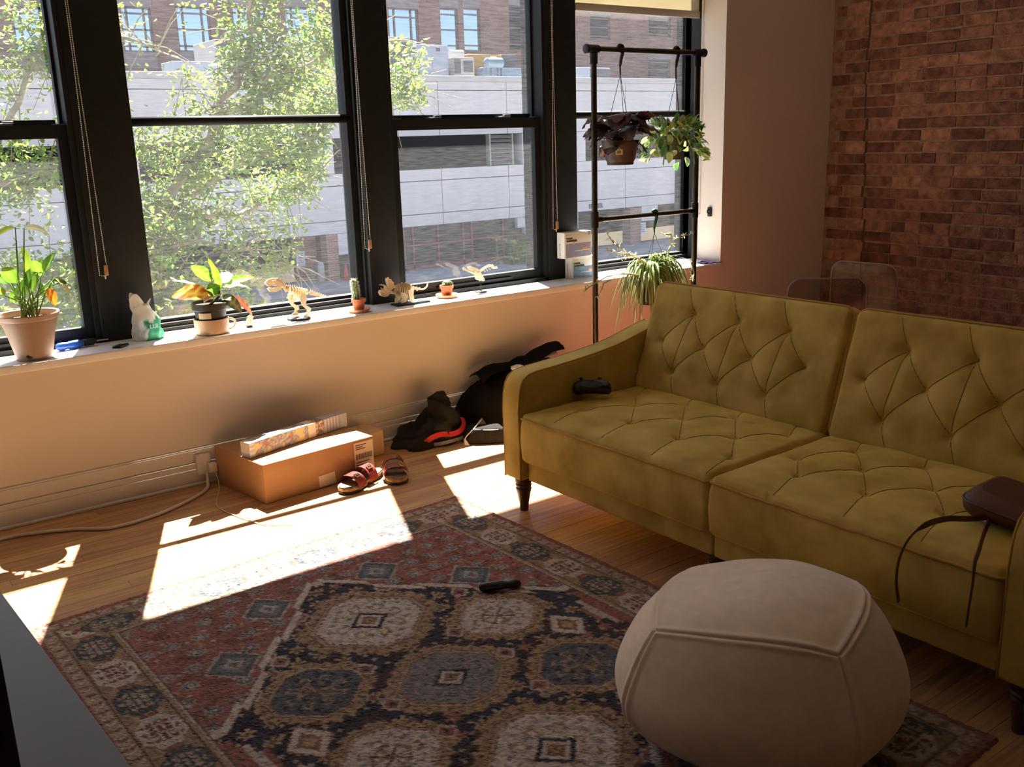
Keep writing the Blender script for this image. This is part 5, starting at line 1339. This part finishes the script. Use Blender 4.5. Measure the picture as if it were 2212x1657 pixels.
# cardboard box
K0, K1, K3 = Vector((1.384, 3.742, 0)), Vector((1.940, 3.800, 0)), Vector((1.318, 4.150, 0)); kx = (K1-K0); ky = (K3-K0); kh = .176
kxn, kyn = kx.normalized(), ky.normalized()
t = thing('cardboard_box', 'flat brown cardboard shipping box on the floor below the sill', 'box', K0+kx/2+ky/2)
MB().prism([K0, K1, K1+ky, K3], (0, 0, kh)).build('carton', 'cardboard', t, bevel=.003)
MB().prism([K0-kyn*.001+kx*.0+ZU*(kh-.0005), K1-kyn*.001+ZU*(kh-.0005), K1+ky*.5+ZU*kh, K0+ky*.5+ZU*kh], (0, 0, .002)).build('flap', 'cardboard', t)
MB().prism([K0+ky*.505+ZU*kh, K1+ky*.505+ZU*kh, K1+ky+ZU*kh, K3+ZU*kh], (0, 0, .002)).build('flap', 'cardboard', t)
lb = MB().prism([K0+kx*.81-kyn*.002+ZU*.02, K0+kx*.995-kyn*.002+ZU*.02, K0+kx*.995-kyn*.002+ZU*.165, K0+kx*.81-kyn*.002+ZU*.165], -kyn*.0008).build('shipping_label', 'label_paper', t)
bc_ = MB()
for k in range(16):
    u = .825+k*.0098; bc_.prism([K0+kx*u-kyn*.003+ZU*.085, K0+kx*(u+.0045 if k % 3 else u+.006)-kyn*.003+ZU*.085, K0+kx*(u+.0045 if k % 3 else u+.006)-kyn*.003+ZU*.110, K0+kx*u-kyn*.003+ZU*.110], -kyn*.0005)
for z0, l_ in ((.150, .10), (.140, .07), (.131, .09), (.068, .13), (.055, .1), (.04, .12)): bc_.prism([K0+kx*.825-kyn*.003+ZU*z0, K0+kx*(.825+l_)-kyn*.003+ZU*z0, K0+kx*(.825+l_)-kyn*.003+ZU*(z0+.004), K0+kx*.825-kyn*.003+ZU*(z0+.004)], -kyn*.0005)
bc_.build('barcode_print', 'print_dark', lb, kind='stuff')
MB().prism([K0+kx*.47-kyn*.002+ZU*.006, K0+kx*.625-kyn*.002+ZU*.006, K0+kx*.615-kyn*.002+ZU*.062, K0+kx*.465-kyn*.002+ZU*.058], -kyn*.0008).build('tape_patch', 'label_paper', t)
# long printed carton on top
mat('print_art', (.5, .5, .5), .4, .06, 60, attr=True, coat=.2)
A0 = at(541, 990, z=kh+.004); A1 = at(750, 920, z=kh+.004); adx = (A1-A0); an_ = Vector((-adx.y, adx.x, 0)).normalized(); aw = .062; ah = .066; al = adx.length
t = thing('poster_carton', 'long printed carton with colourful abstract art lying on the cardboard box', 'box', A0+adx/2+an_*aw/2)
rgp = random.Random(6)
pal = [(.30, .32, .42), (.52, .48, .42), (.17, .19, .34), (.33, .24, .20), (.40, .42, .50), (.22, .15, .14), (.44, .16, .13), (.36, .38, .48)]
def artcol(u, w_):
    if u < .045 or u > .93: return (.45, .48, .60) if ((w_*3) % 1 < .6 or u > .93) else (.75, .72, .68)
    if .58 < u < .66: return (.80, .72, .62)
    if .66 < u < .75: return (.22, .12, .10) if noise.noise(Vector((u*60, w_*7, 1))) < .15 else (.62, .52, .44)
    if u >= .75: return (.35, .38, .55) if int(u*90) % 3 else (.72, .66, .58)
    k = noise.noise(Vector((u*9, w_*1.6, 4)))*1.1+.35*noise.noise(Vector((u*30, w_*4, 9)))
    if k > .28: return (.72, .56, .28)
    if k < -.42: return (.50, .10, .09)
    return pal[int(abs(k*17)) % len(pal)]
art = MB(); NU = 90
f00 = [A0, A0+ZU*ah, A0+an_*aw+ZU*ah, A0+an_*aw]
def side(pa, pb, off): art.grid(lambda a, b: pa.lerp(pb, b)+adx*a, NU, 10, cfn=lambda a, b: artcol(a, b+off))
side(f00[0], f00[1], 0); side(f00[1], f00[2], 1); side(f00[2], f00[3], 2); side(f00[3], f00[0], 3)
endc = lambda a, b: (.78, .74, .68) if b > .25 else (.4, .45, .6)
art.grid(lambda a, b: f00[0].lerp(f00[3], a)+ZU*(ah*b), 4, 6, cfn=endc); art.grid(lambda a, b: f00[3].lerp(f00[0], a)+adx+ZU*(ah*b), 4, 6, cfn=endc)
art.build('carton', 'print_art', t)
# pale box behind
c_ = Vector((2.102, 4.012, 0))
t = thing('cardboard_box', 'small pale carton behind the end of the shipping box', 'box', (2.02, 4.08, 0))
MB().box(1.975, 2.104, 4.005, 4.16, 0, .122).build('carton', 'cardboard_pale', t, bevel=.002)
MB().box(1.980, 2.100, 4.008, 4.08, .122, .1235).build('flap', 'cardboard_pale', t)
# wall socket, adapter and cords
ox = at(437, 1000, y=YW-.03).x; oz = at(437, 1002, y=YW-.03).z
t = thing('wall_socket', 'cream socket box on the baseboard beside the cardboard box', 'socket', (ox, YW-.03, oz))
MB().box(ox-.03, ox+.035, YW-.05, YW-.016, oz-.045, oz+.045).build('box', 'trim_paint', t, bevel=.004)
MB().box(ox+.012, ox+.050, YW-.085, YW-.05, oz-.034, oz+.008).build('adapter', 'cord_white', t, bevel=.005)
def sm(pts, n=6):
    P_ = [Vector(p) for p in pts]; out = []
    for i in range(len(P_)-1):
        p0, p1, p2, p3 = P_[max(i-1, 0)], P_[i], P_[i+1], P_[min(i+2, len(P_)-1)]
        for k in range(n):
            u = k/n; out.append(.5*((2*p1)+(p2-p0)*u+(2*p0-5*p1+4*p2-p3)*u*u+(3*p1-p0-3*p2+p3)*u**3))
    return out+[P_[-1]]
cp = [(-.25, 4.10, .008)]+[tuple(at(px, py, z=.008)) for px, py in [(0, 1165), (75, 1152), (160, 1143), (240, 1140), (330, 1115), (400, 1085)]]+[(1.235, 4.075, .008), (1.268, 4.140, .02), (ox+.01, YW-.05, oz-.03)]
t = thing('extension_cord', 'thick white extension cord snaking along the baseboard', 'cord', cp[3])
MB().tube(sm(cp), .0075, 8).build('cable', 'cord_white', t, smooth=True)
cp = [(ox+.035, YW-.082, oz-.02), (ox+.04, YW-.10, .03)]+[tuple(at(px, py, z=.004)) for px, py in [(474, 1058), (467, 1088), (482, 1103), (510, 1114), (540, 1125), (565, 1132), (600, 1134), (632, 1134)]]
t = thing('charger_cord', 'thin charger cord lying on the floor in front of the box', 'cord', cp[4])
MB().tube(sm(cp), .0022, 6).build('cable', 'cord_white', t, smooth=True)
# ---------------------------------------------------------------- sandals
mat('sandal_leather', (.23, .035, .03), .30, .25, 14, coat=.35, bump=.1, bscale=60); mat('cork', (.42, .25, .12), .85, .2, 50); mat('footbed', (.20, .14, .095), .8, .15, 20); mat('buckle_brass', (.65, .50, .30), .3, .1, 20, metal=.9)
def sandal(label, toe, heel, flip):
    toe, heel = Vector(toe), Vector(heel); d = (toe-heel).normalized(); s_ = Vector((-d.y, d.x, 0))*flip*1.12; d = d*1.12; L = .262
    t = thing('sandal', label, 'sandal', heel.lerp(toe, .5), 'pair of leather sandals')
    out = [(0, .0), (.01, .022), (.05, .034), (.12, .031), (.17, .040), (.215, .047), (.245, .036), (.262, .006), (.256, -.020), (.235, -.038), (.20, -.047), (.14, -.036), (.06, -.033), (.015, -.022)]
    W_ = lambda a, b, z: heel+d*a+s_*b+ZU*z
    MB().prism([W_(a, b, .0) for a, b in out], (0, 0, .012)).build('sole', 'black_rubber', t, bevel=.002)
    MB().prism([W_(a, b, .012) for a, b in out], (0, 0, .014)).build('midsole', 'cork', t, bevel=.004)
    MB().prism([W_(a*.985+.002, b*.92, .026) for a, b in out], (0, 0, .005)).build('footbed', 'footbed', t, bevel=.002)
    for a0, w_, hh, spread in ((.100, .054, .060, .044), (.185, .054, .050, .052)):
        def st_(u, v, lift=0):
            th = math.pi*u; a = a0+(v-.5)*w_
            return W_(a+.006*math.cos(th), spread*math.cos(th)*1.02, .016+(hh+lift)*max(0, math.sin(th))**.75)
        so_ = MB().grid(lambda u, v: st_(u, v, .003), 16, 4).grid(lambda u, v: st_(1-u, v, -.001), 16, 4)
        so_ = so_.build('strap', 'sandal_leather', t, smooth=True)
        b0 = st_(.34, .5, .006); b1 = st_(.26, .5, .006)
        n_ = (b0-W_(a0, 0, .02)).normalized(); tx_ = (b0-b1).normalized(); ty_ = d
        fr__ = MB()
        m4 = Matrix((( *tx_, 0), (*ty_, 0), (*n_, 0), (0, 0, 0, 1))).transposed(); m4.translation = b0
        for x0, x1, y0, y1 in ((-.012, .012, -.014, -.010), (-.012, .012, .010, .014), (-.012, -.008, -.010, .010), (.008, .012, -.010, .010), (-.012, .010, -.0015, .0015)):
            fr__.box(x0, x1, y0, y1, -.001, .004, mat=m4)
        fr__.build('buckle', 'buckle_brass', so_)
sandal('red leather sandal leaning near the box corner, lit by the sun', (1.715, 3.650, 0), (1.95, 3.765, 0), 1)
sandal('red leather sandal standing apart toward the sofa, in the shade', (1.945, 3.600, 0), (2.055, 3.84, 0), 1)
# ---------------------------------------------------------------- bags heaped in the corner
mat('black_cloth', (.012, .011, .010), .9, .2, 20, spec=.05, bump=.3, bscale=120); mat('charcoal_cloth', (.028, .025, .023), .9, .2, 20, spec=.05, bump=.3, bscale=120)
mat('red_strap', (.48, .02, .025), .6, .1, 20); mat('white_edge', (.75, .73, .70), .6, .05, 10); mat('grey_mesh', (.22, .20, .19), .8, .3, 120)
t = thing('duffel_bag', 'large black cloth bag slumped against the wall beside the sofa arm', 'bag', (2.85, 3.98, 0))
def sag(c, rad, seed, amp, top):
    mb = MB().blob(c, rad, amp, seed, 4, 1.6, floor=.0)
    return mb
dm = MB()
def duf(u, v):
    # long loaf from the left end to the right, rising
    x = 2.60+.76*u; top = [.06, .20, .235, .25, .285, .31, .325, .315, .30, .26, .05]; k = min(9, int(u*10)); fz = u*10-k
    h = top[k]*(1-fz)+top[k+1]*fz
    w = (.16 if 0 < u < 1 else .09)*(.85+.3*math.sin(math.pi*u))
    a = math.pi*v
    y = 4.065+.02*math.sin(a)+math.cos(a)*w*-.8
    z = h*math.sin(a)**.6
    nz = .018*noise.noise(Vector((x*7, y*8, z*8)))+.012*noise.noise(Vector((x*17, y*17, z*17)))
    return Vector((x, min(4.19, y+nz), max(.001, z+nz)))
dm.grid(duf, 44, 22); ends = [duf(0, v/22) for v in range(23)]; dm.add(ends, [tuple(range(23))]); ends = [duf(1, v/22) for v in range(23)]; dm.add(ends, [tuple(range(23))[::-1]])
dm.build('sack', 'black_cloth', t, smooth=True)
def flapf(u, v):
    x = 2.72+.56*u; z = .255+.085*u+.02*math.sin(u*9)+.03*math.sin(v*math.pi)
    return Vector((x, 4.03+.13*v, z+.012*noise.noise(Vector((x*12, v*5, 2)))))
MB().grid(flapf, 24, 8).grid(lambda u, v: flapf(1-u, v)-Vector((0, 0, .006)), 24, 8).build('flap', 'black_cloth', t, smooth=True)
MB().tube(sm([at(1165, 775, y=4.05), at(1185, 768, y=4.05), at(1202, 762, y=4.05)]), [.007]*12+[.009], 8).build('rolled_edge', 'grey_mesh', t, smooth=True)
t = thing('white_cloth', 'scrap of white cloth on top of the black bag behind the sofa arm', 'cloth', (2.80, 3.86, .27))
MB().blob(at(1117, 794, y=4.02), (.035, .025, .016), .3, 5, 3).build('fabric', 'white_edge', t, smooth=True)
t = thing('backpack', 'small black backpack with a red strap on the floor by the wall', 'bag', (2.44, 4.02, 0))
def bpk(u, v):
    w_ = 2*math.pi*v; el = math.pi/2*(1-u)
    rx, ry, rz = .19, .12, .165
    k = 1+.34*noise.noise(Vector((math.cos(w_)*1.9, math.sin(w_)*1.9, u*2.5)))+.10*noise.noise(Vector((math.cos(w_)*5, math.sin(w_)*5, u*6)))
    p = Vector((2.39+rx*math.cos(w_)*math.cos(el)**.7*k, 4.05+ry*math.sin(w_)*math.cos(el)**.7*k, rz*math.sin(el)**.8*k*(.85+.5*math.cos(w_))))
    p.y = min(p.y, 4.19); p.z = max(p.z, .001); return p
MB().grid(bpk, 16, 36).build('sack', 'charcoal_cloth', t, smooth=True)
def band(pts, w, name, m, parent, th=.006):
    P_ = sm(pts); mb = MB(); vs_ = []
    for i, p in enumerate(P_):
        tt2 = (P_[min(i+1, len(P_)-1)]-P_[max(i-1, 0)]).normalized(); s_ = tt2.cross(Vector((.25, -.9, .35))).normalized(); n_ = s_.cross(tt2)
        for a, b in ((-1, 0), (1, 0), (1, 1), (-1, 1)): vs_.append(p+s_*(a*w)+n_*(b*th))
    k = len(P_); mb.add(vs_, [(i*4+j, (i+1)*4+j, (i+1)*4+(j+1) % 4, i*4+(j+1) % 4) for i in range(k-1) for j in range(4)]+[(0, 1, 2, 3), (4*k-1, 4*k-2, 4*k-3, 4*k-4)])
    return mb.build(name, m, parent, smooth=.9)
band([at(908, 966, z=.005), at(925, 950, y=3.93), at(950, 939, y=3.925), at(975, 938, y=3.92), at(994, 930, y=3.92), at(1001, 915, y=3.95), at(997, 903, y=3.98)], .013, 'strap', 'red_strap', t)
band([at(930, 962, z=.01), at(955, 958, z=.02), at(985, 950, z=.02), at(1000, 945, z=.02)], .009, 'lower_strap', 'grey_mesh', t)
t = thing('tote_bag', 'flattened dark mesh tote with white piping between backpack and sofa', 'bag', (2.58, 3.82, 0))
q = [at(1004, 962, z=.0), at(1092, 958, z=.0), at(1092, 925, z=.075), at(1022, 928, z=.075)]
ctr = sum(q, Vector())/4
mb = MB(); back_ = Vector((.03, .10, 0))
mb.add(q+[p+back_ for p in q], [(0, 1, 2, 3), (7, 6, 5, 4), (0, 3, 7, 4), (3, 2, 6, 7), (1, 5, 6, 2), (0, 4, 5, 1)])
tb = mb.build('pouch', 'charcoal_cloth', t, bevel=.012)
MB().tube(sm([at(1005, 962, z=.004), at(1006, 945, y=3.87), at(1022, 928, y=3.86), at(1040, 906, y=3.90)]), .0028, 6).build('piping', 'white_edge', t, smooth=True)
MB().tube(sm([at(1022, 928, y=3.855), at(1060, 929, y=3.80), at(1095, 926, y=3.76)]), .0028, 6).build('piping', 'white_edge', t, smooth=True)
MB().prism([at(1024, 926, y=3.90), at(1056, 926, y=3.90), at(1042, 904, y=3.92)], (.01, .02, 0)).build('gusset', 'grey_mesh', t)
MB().prism([at(1005, 948, y=3.865), at(1015, 962, z=.003), at(1004, 962, z=.003)], (.0, .012, .0)).build('corner_patch', 'white_edge', t)
# card tag on the floor
t = thing('card_tag', 'curled beige card tag on the floor beside the small backpack', 'card', at(870, 945, z=0))
q0, q1, q2, q3 = at(838, 948, z=.002), at(873, 953, z=.004), at(901, 917, y=4.16), at(868, 925, y=4.17)
MB().grid(lambda u, v: (q0.lerp(q1, u)).lerp(q3.lerp(q2, u), v)+Vector((0, 0, -.008*math.sin(math.pi*v))), 4, 8).build('card', 'cardboard_pale', t, smooth=True)
MB().tube(sm([at(888, 957, z=.004), at(894, 942, z=.03), at(903, 934, z=.04), at(908, 938, z=.03)]), .0018, 5).build('cord', 'white_edge', t, smooth=True)
# ---------------------------------------------------------------- game controller on the seat
mat('controller_black', (.012, .012, .014), .28, .1, 20, spec=.5)
gc = S(.0, .0, 0); g0 = Vector((2.475, 2.868, .474))
t = thing('game_controller', 'black game controller on the sofa seat beside the arm', 'controller', g0-Vector((0, 0, .012)))
gx = (at(1313, 850, z=.46)-at(1233, 850, z=.46)); gx.z = 0; gx.normalize(); gy = Vector((-gx.y, gx.x, 0)); gy = gy if gy.y > 0 else -gy; gz = Vector((0, 0, 1))
gu = (gz*.80+gy*.60).normalized(); gn = gx.cross(gu).normalized(); gn = gn if gn.z > 0 else -gn
def cb(u, v):
    w_ = 2*math.pi*v; cx_, sy_ = math.cos(w_), math.sin(w_)
    a = abs(cx_)**.55*math.copysign(1, cx_); b = abs(sy_)**.6*math.copysign(1, sy_)
    sc_ = max(.0, 1-abs(u*2-1)**3.0)**.4; dep = (u-.5)*2
    wx = .079*a*(.55+.45*sc_); hy = .027*b*(.5+.5*sc_)
    if b < 0: hy -= .020*max(0, abs(a)-.45)*sc_
    else: hy -= .008*abs(a)**3
    return g0+gx*wx+gu*(hy+.026)+gn*(dep*(.020+.012*abs(a)))
cm = MB().grid(cb, 14, 44); cm.add([cb(0, j/44) for j in range(44)], [tuple(range(44))[::-1]]); cm.add([cb(1, j/44) for j in range(44)], [tuple(range(44))])
cm.build('shell', 'controller_black', t, smooth=1.0)
for sx_ in (-.046, .030):
    MB().tube([g0+gx*sx_+gu*.050, g0+gx*sx_+gu*.060, g0+gx*sx_+gu*.063], [.005, .005, .009], 12).build('thumbstick', 'controller_black', t, smooth=.7)
MB().blob(g0+gx*.0+gu*.045+gn*.021, (.007, .007, .003), 0, 1, 2).build('logo_button', 'rack_metal', t, smooth=True)
# ---------------------------------------------------------------- handbag with strap on the seat
mat('bag_leather', (.115, .035, .02), .5, .12, 12, bump=.5, bscale=350, bdist=.002); mat('strap_leather', (.10, .038, .02), .5, .15, 14)
t = thing('handbag', 'dark brown leather handbag with a trailing strap on the sofa seat', 'bag', S(1.775, .315, .452))
hb = [S(1.68, .315, .452), S(1.83, .20, .452), S(1.915, .28, .452), S(1.915, .46, .452), S(1.75, .52, .452)]
hb = [at(2122, 1118, z=.455), at(2140, 1140, z=.455), at(2188, 1152, z=.455)]
def hbf(u, v):
    w_ = 2*math.pi*v; a = abs(math.cos(w_))**.45*math.copysign(1, math.cos(w_)); b = abs(math.sin(w_))**.45*math.copysign(1, math.sin(w_))
    sc_ = math.sin(math.pi*min(.999, max(.001, .05+u*.9)))**.22
    p = S(1.775, .315, .495)+SU*(.115*a*sc_)+SV*(.115*b*sc_)
    p.z = .452+.075*u*(1-.18*a)+.006*noise.noise(p*14)
    return p
hm = MB().grid(hbf, 14, 44); hm.add([hbf(1, j/44) for j in range(44)], [tuple(range(44))]); hm.add([hbf(0, j/44) for j in range(44)], [tuple(range(44))[::-1]])
hbo = hm.build('body', 'bag_leather', t, smooth=.8)
MB().tube([hbf(.62, .30+.55*k/20)+Vector((0, 0, .001)) for k in range(21)], .0045, 6).build('zip_piping', 'strap_leather', hbo, smooth=True)
ring_c = hbf(.45, .62)
rv_ = at(2128, 1118, x=ring_c.x-.005)
rings_ = MB().tube([rv_+Vector((-.004, .010*math.cos(k*math.pi/6), .010*math.sin(k*math.pi/6))) for k in range(13)], .0022, 6)
rings_.build('ring', 'steel', t, smooth=True)
def belt(pts, name):
    return band(pts, .0075, name, 'strap_leather', t, .003)
xf_ = S(1.6, -.025, 0).x
belt([rv_, at(2090, 1121, z=.49), at(2045, 1121, z=.50), at(2000, 1133, z=.50), at(1965, 1160, x=xf_+.0), at(1942, 1205, x=xf_-.012), at(1935, 1255, x=xf_-.014), at(1940, 1300, x=xf_-.012)], 'strap')
belt([rv_+Vector((0, -.01, -.01)), at(2125, 1150, z=.462), at(2113, 1190, z=.458), at(2105, 1213, x=xf_+.008), at(2100, 1260, x=xf_-.005), at(2092, 1310, x=xf_-.006), at(2086, 1352, x=xf_-.004)], 'strap')
# ---------------------------------------------------------------- dark case on the rug
r0, r1 = Vector((1.622, 2.472, .024)), Vector((1.752, 2.408, .024)); rd = r1-r0
t = thing('glasses_case', 'slim black rounded case lying on the patterned rug', 'case', r0.lerp(r1, .5)-Vector((0, 0, .016)))
prf = [(0, .006), (.04, .014), (.2, .0165), (.45, .0160), (.6, .0145), (.68, .0138), (.76, .0155), (.9, .016), (.97, .012), (1, .004)]
MB().tube([r0+rd*k+Vector((0, 0, .002)) for k, _ in prf], [r_ for _, r_ in prf], 14).build('body', 'controller_black', t, smooth=True)
MB().tube([r0+rd*(.28+.3*k/4)+Vector((-.002, -.003, .0172)) for k in range(5)], .0012, 5).build('seam', 'charcoal_cloth', t)
# ---------------------------------------------------------------- behind the sofa: clear chairs and an unseen red mat added for pink bounce
mat('red_mat', (.62, .15, .11), .9, .1, 30, bump=.4, bscale=200)
t = thing('bounce_mat', 'unseen red mat added behind the sofa to bounce pink light onto the wall', 'mat', (4.05, 3.67, 0))
MB().box(3.45, 4.65, 3.42, 3.93, .001, .012).build('pile', 'red_mat', t, bevel=.004)
def acrylic(name):
    m = bpy.data.materials.new(name); m.use_nodes = True; n = m.node_tree.nodes; l = m.node_tree.links; n.clear()
    out = n.new('ShaderNodeOutputMaterial'); tr_ = n.new('ShaderNodeBsdfTransparent'); gl = n.new('ShaderNodeBsdfGlossy'); gl.inputs['Roughness'].default_value = .18
    lw = n.new('ShaderNodeLayerWeight'); lw.inputs[0].default_value = .5; nz = n.new('ShaderNodeTexNoise'); nz.inputs['Scale'].default_value = 5
    rp = n.new('ShaderNodeValToRGB'); rp.color_ramp.elements[0].color = (.80, .76, .76, 1); rp.color_ramp.elements[1].color = (.86, .83, .83, 1); l.new(nz.outputs[0], rp.inputs[0]); l.new(rp.outputs[0], tr_.inputs[0])
    ma = n.new('ShaderNodeMath'); ma.operation = 'POWER'; ma.inputs[1].default_value = 2.5; l.new(lw.outputs['Facing'], ma.inputs[0])
    mb_ = n.new('ShaderNodeMath'); mb_.operation = 'MULTIPLY_ADD'; mb_.inputs[1].default_value = .35; mb_.inputs[2].default_value = .03; l.new(ma.outputs[0], mb_.inputs[0])
    ms = n.new('ShaderNodeMixShader'); l.new(mb_.outputs[0], ms.inputs[0]); l.new(tr_.outputs[0], ms.inputs[1]); l.new(gl.outputs[0], ms.inputs[2]); l.new(ms.outputs[0], out.inputs[0]); MAT[name] = m
acrylic('clear_acrylic')
mat('acrylic_highlight', (.45, .38, .36), .25, .1, 20, trans=.5, spec=.6)
mat('red_tag', (.75, .10, .08), .5, .1, 30)
def ghost_chair(label, A, B, ztop_, tagpx):
    A, B = Vector((A.x, A.y, 0)), Vector((B.x, B.y, 0)); d = (B-A).normalized(); w = .40; mid = (A+B)/2; A = mid-d*w/2; B = mid+d*w/2
    n_ = Vector((-d.y, d.x, 0)); n_ = n_ if n_.x > 0 else -n_            # seat points away from the sofa
    t = thing('clear_chair', label, 'chair', mid+n_*.2, 'transparent chairs behind the sofa')
    rc = .07; zb0 = .42
    def rpt(k, z0, z1, off=0):
        pass
    ring = [A+ZU*zb0, B+ZU*zb0]
    for j in range(7):
        a = j/6*math.pi/2; ring.append(B-d*(rc-rc*math.cos(a))+ZU*(ztop_-rc+rc*math.sin(a)))
    for j in range(7):
        a = math.pi/2*(1-j/6); ring.append(A+d*(rc-rc*math.cos(a))+ZU*(ztop_-rc+rc*math.sin(a)))
    MB().prism([p-n_*.0 for p in ring], n_*.016).build('backrest', 'clear_acrylic', t, bevel=.006)
    MB().tube([p+n_*.008 for p in ring[1:]]+[ring[0]+n_*.008], .0045, 6).build('edge_highlight', 'acrylic_highlight', t, smooth=True)  # pale rim tube: the bright edge highlight is put into its colour
    MB().prism([A+ZU*.42, B+ZU*.42, B+n_*.40+ZU*.43, A+n_*.40+ZU*.43], (0, 0, .016)).build('seat', 'clear_acrylic', t, bevel=.006)
    for p in (A+d*.02, B-d*.035):
        MB().prism([p, p+n_*.03, p+n_*.05+ZU*.42, p+ZU*.42], d*.016).build('leg', 'clear_acrylic', t, bevel=.004)
        MB().prism([p+n_*.38, p+n_*.41, p+n_*.40+ZU*.43, p+n_*.35+ZU*.43], d*.016).build('leg', 'clear_acrylic', t, bevel=.004)
    return t
zt_ = .745
A, B = at(1712, 603, z=zt_), at(1868, 601, z=zt_)
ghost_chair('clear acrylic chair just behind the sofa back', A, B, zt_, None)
A, B = at(1775, 590, z=zt_+.0), at(1908, 602, z=zt_); sh = Vector((.16, .10, 0)); A += sh*.0; 
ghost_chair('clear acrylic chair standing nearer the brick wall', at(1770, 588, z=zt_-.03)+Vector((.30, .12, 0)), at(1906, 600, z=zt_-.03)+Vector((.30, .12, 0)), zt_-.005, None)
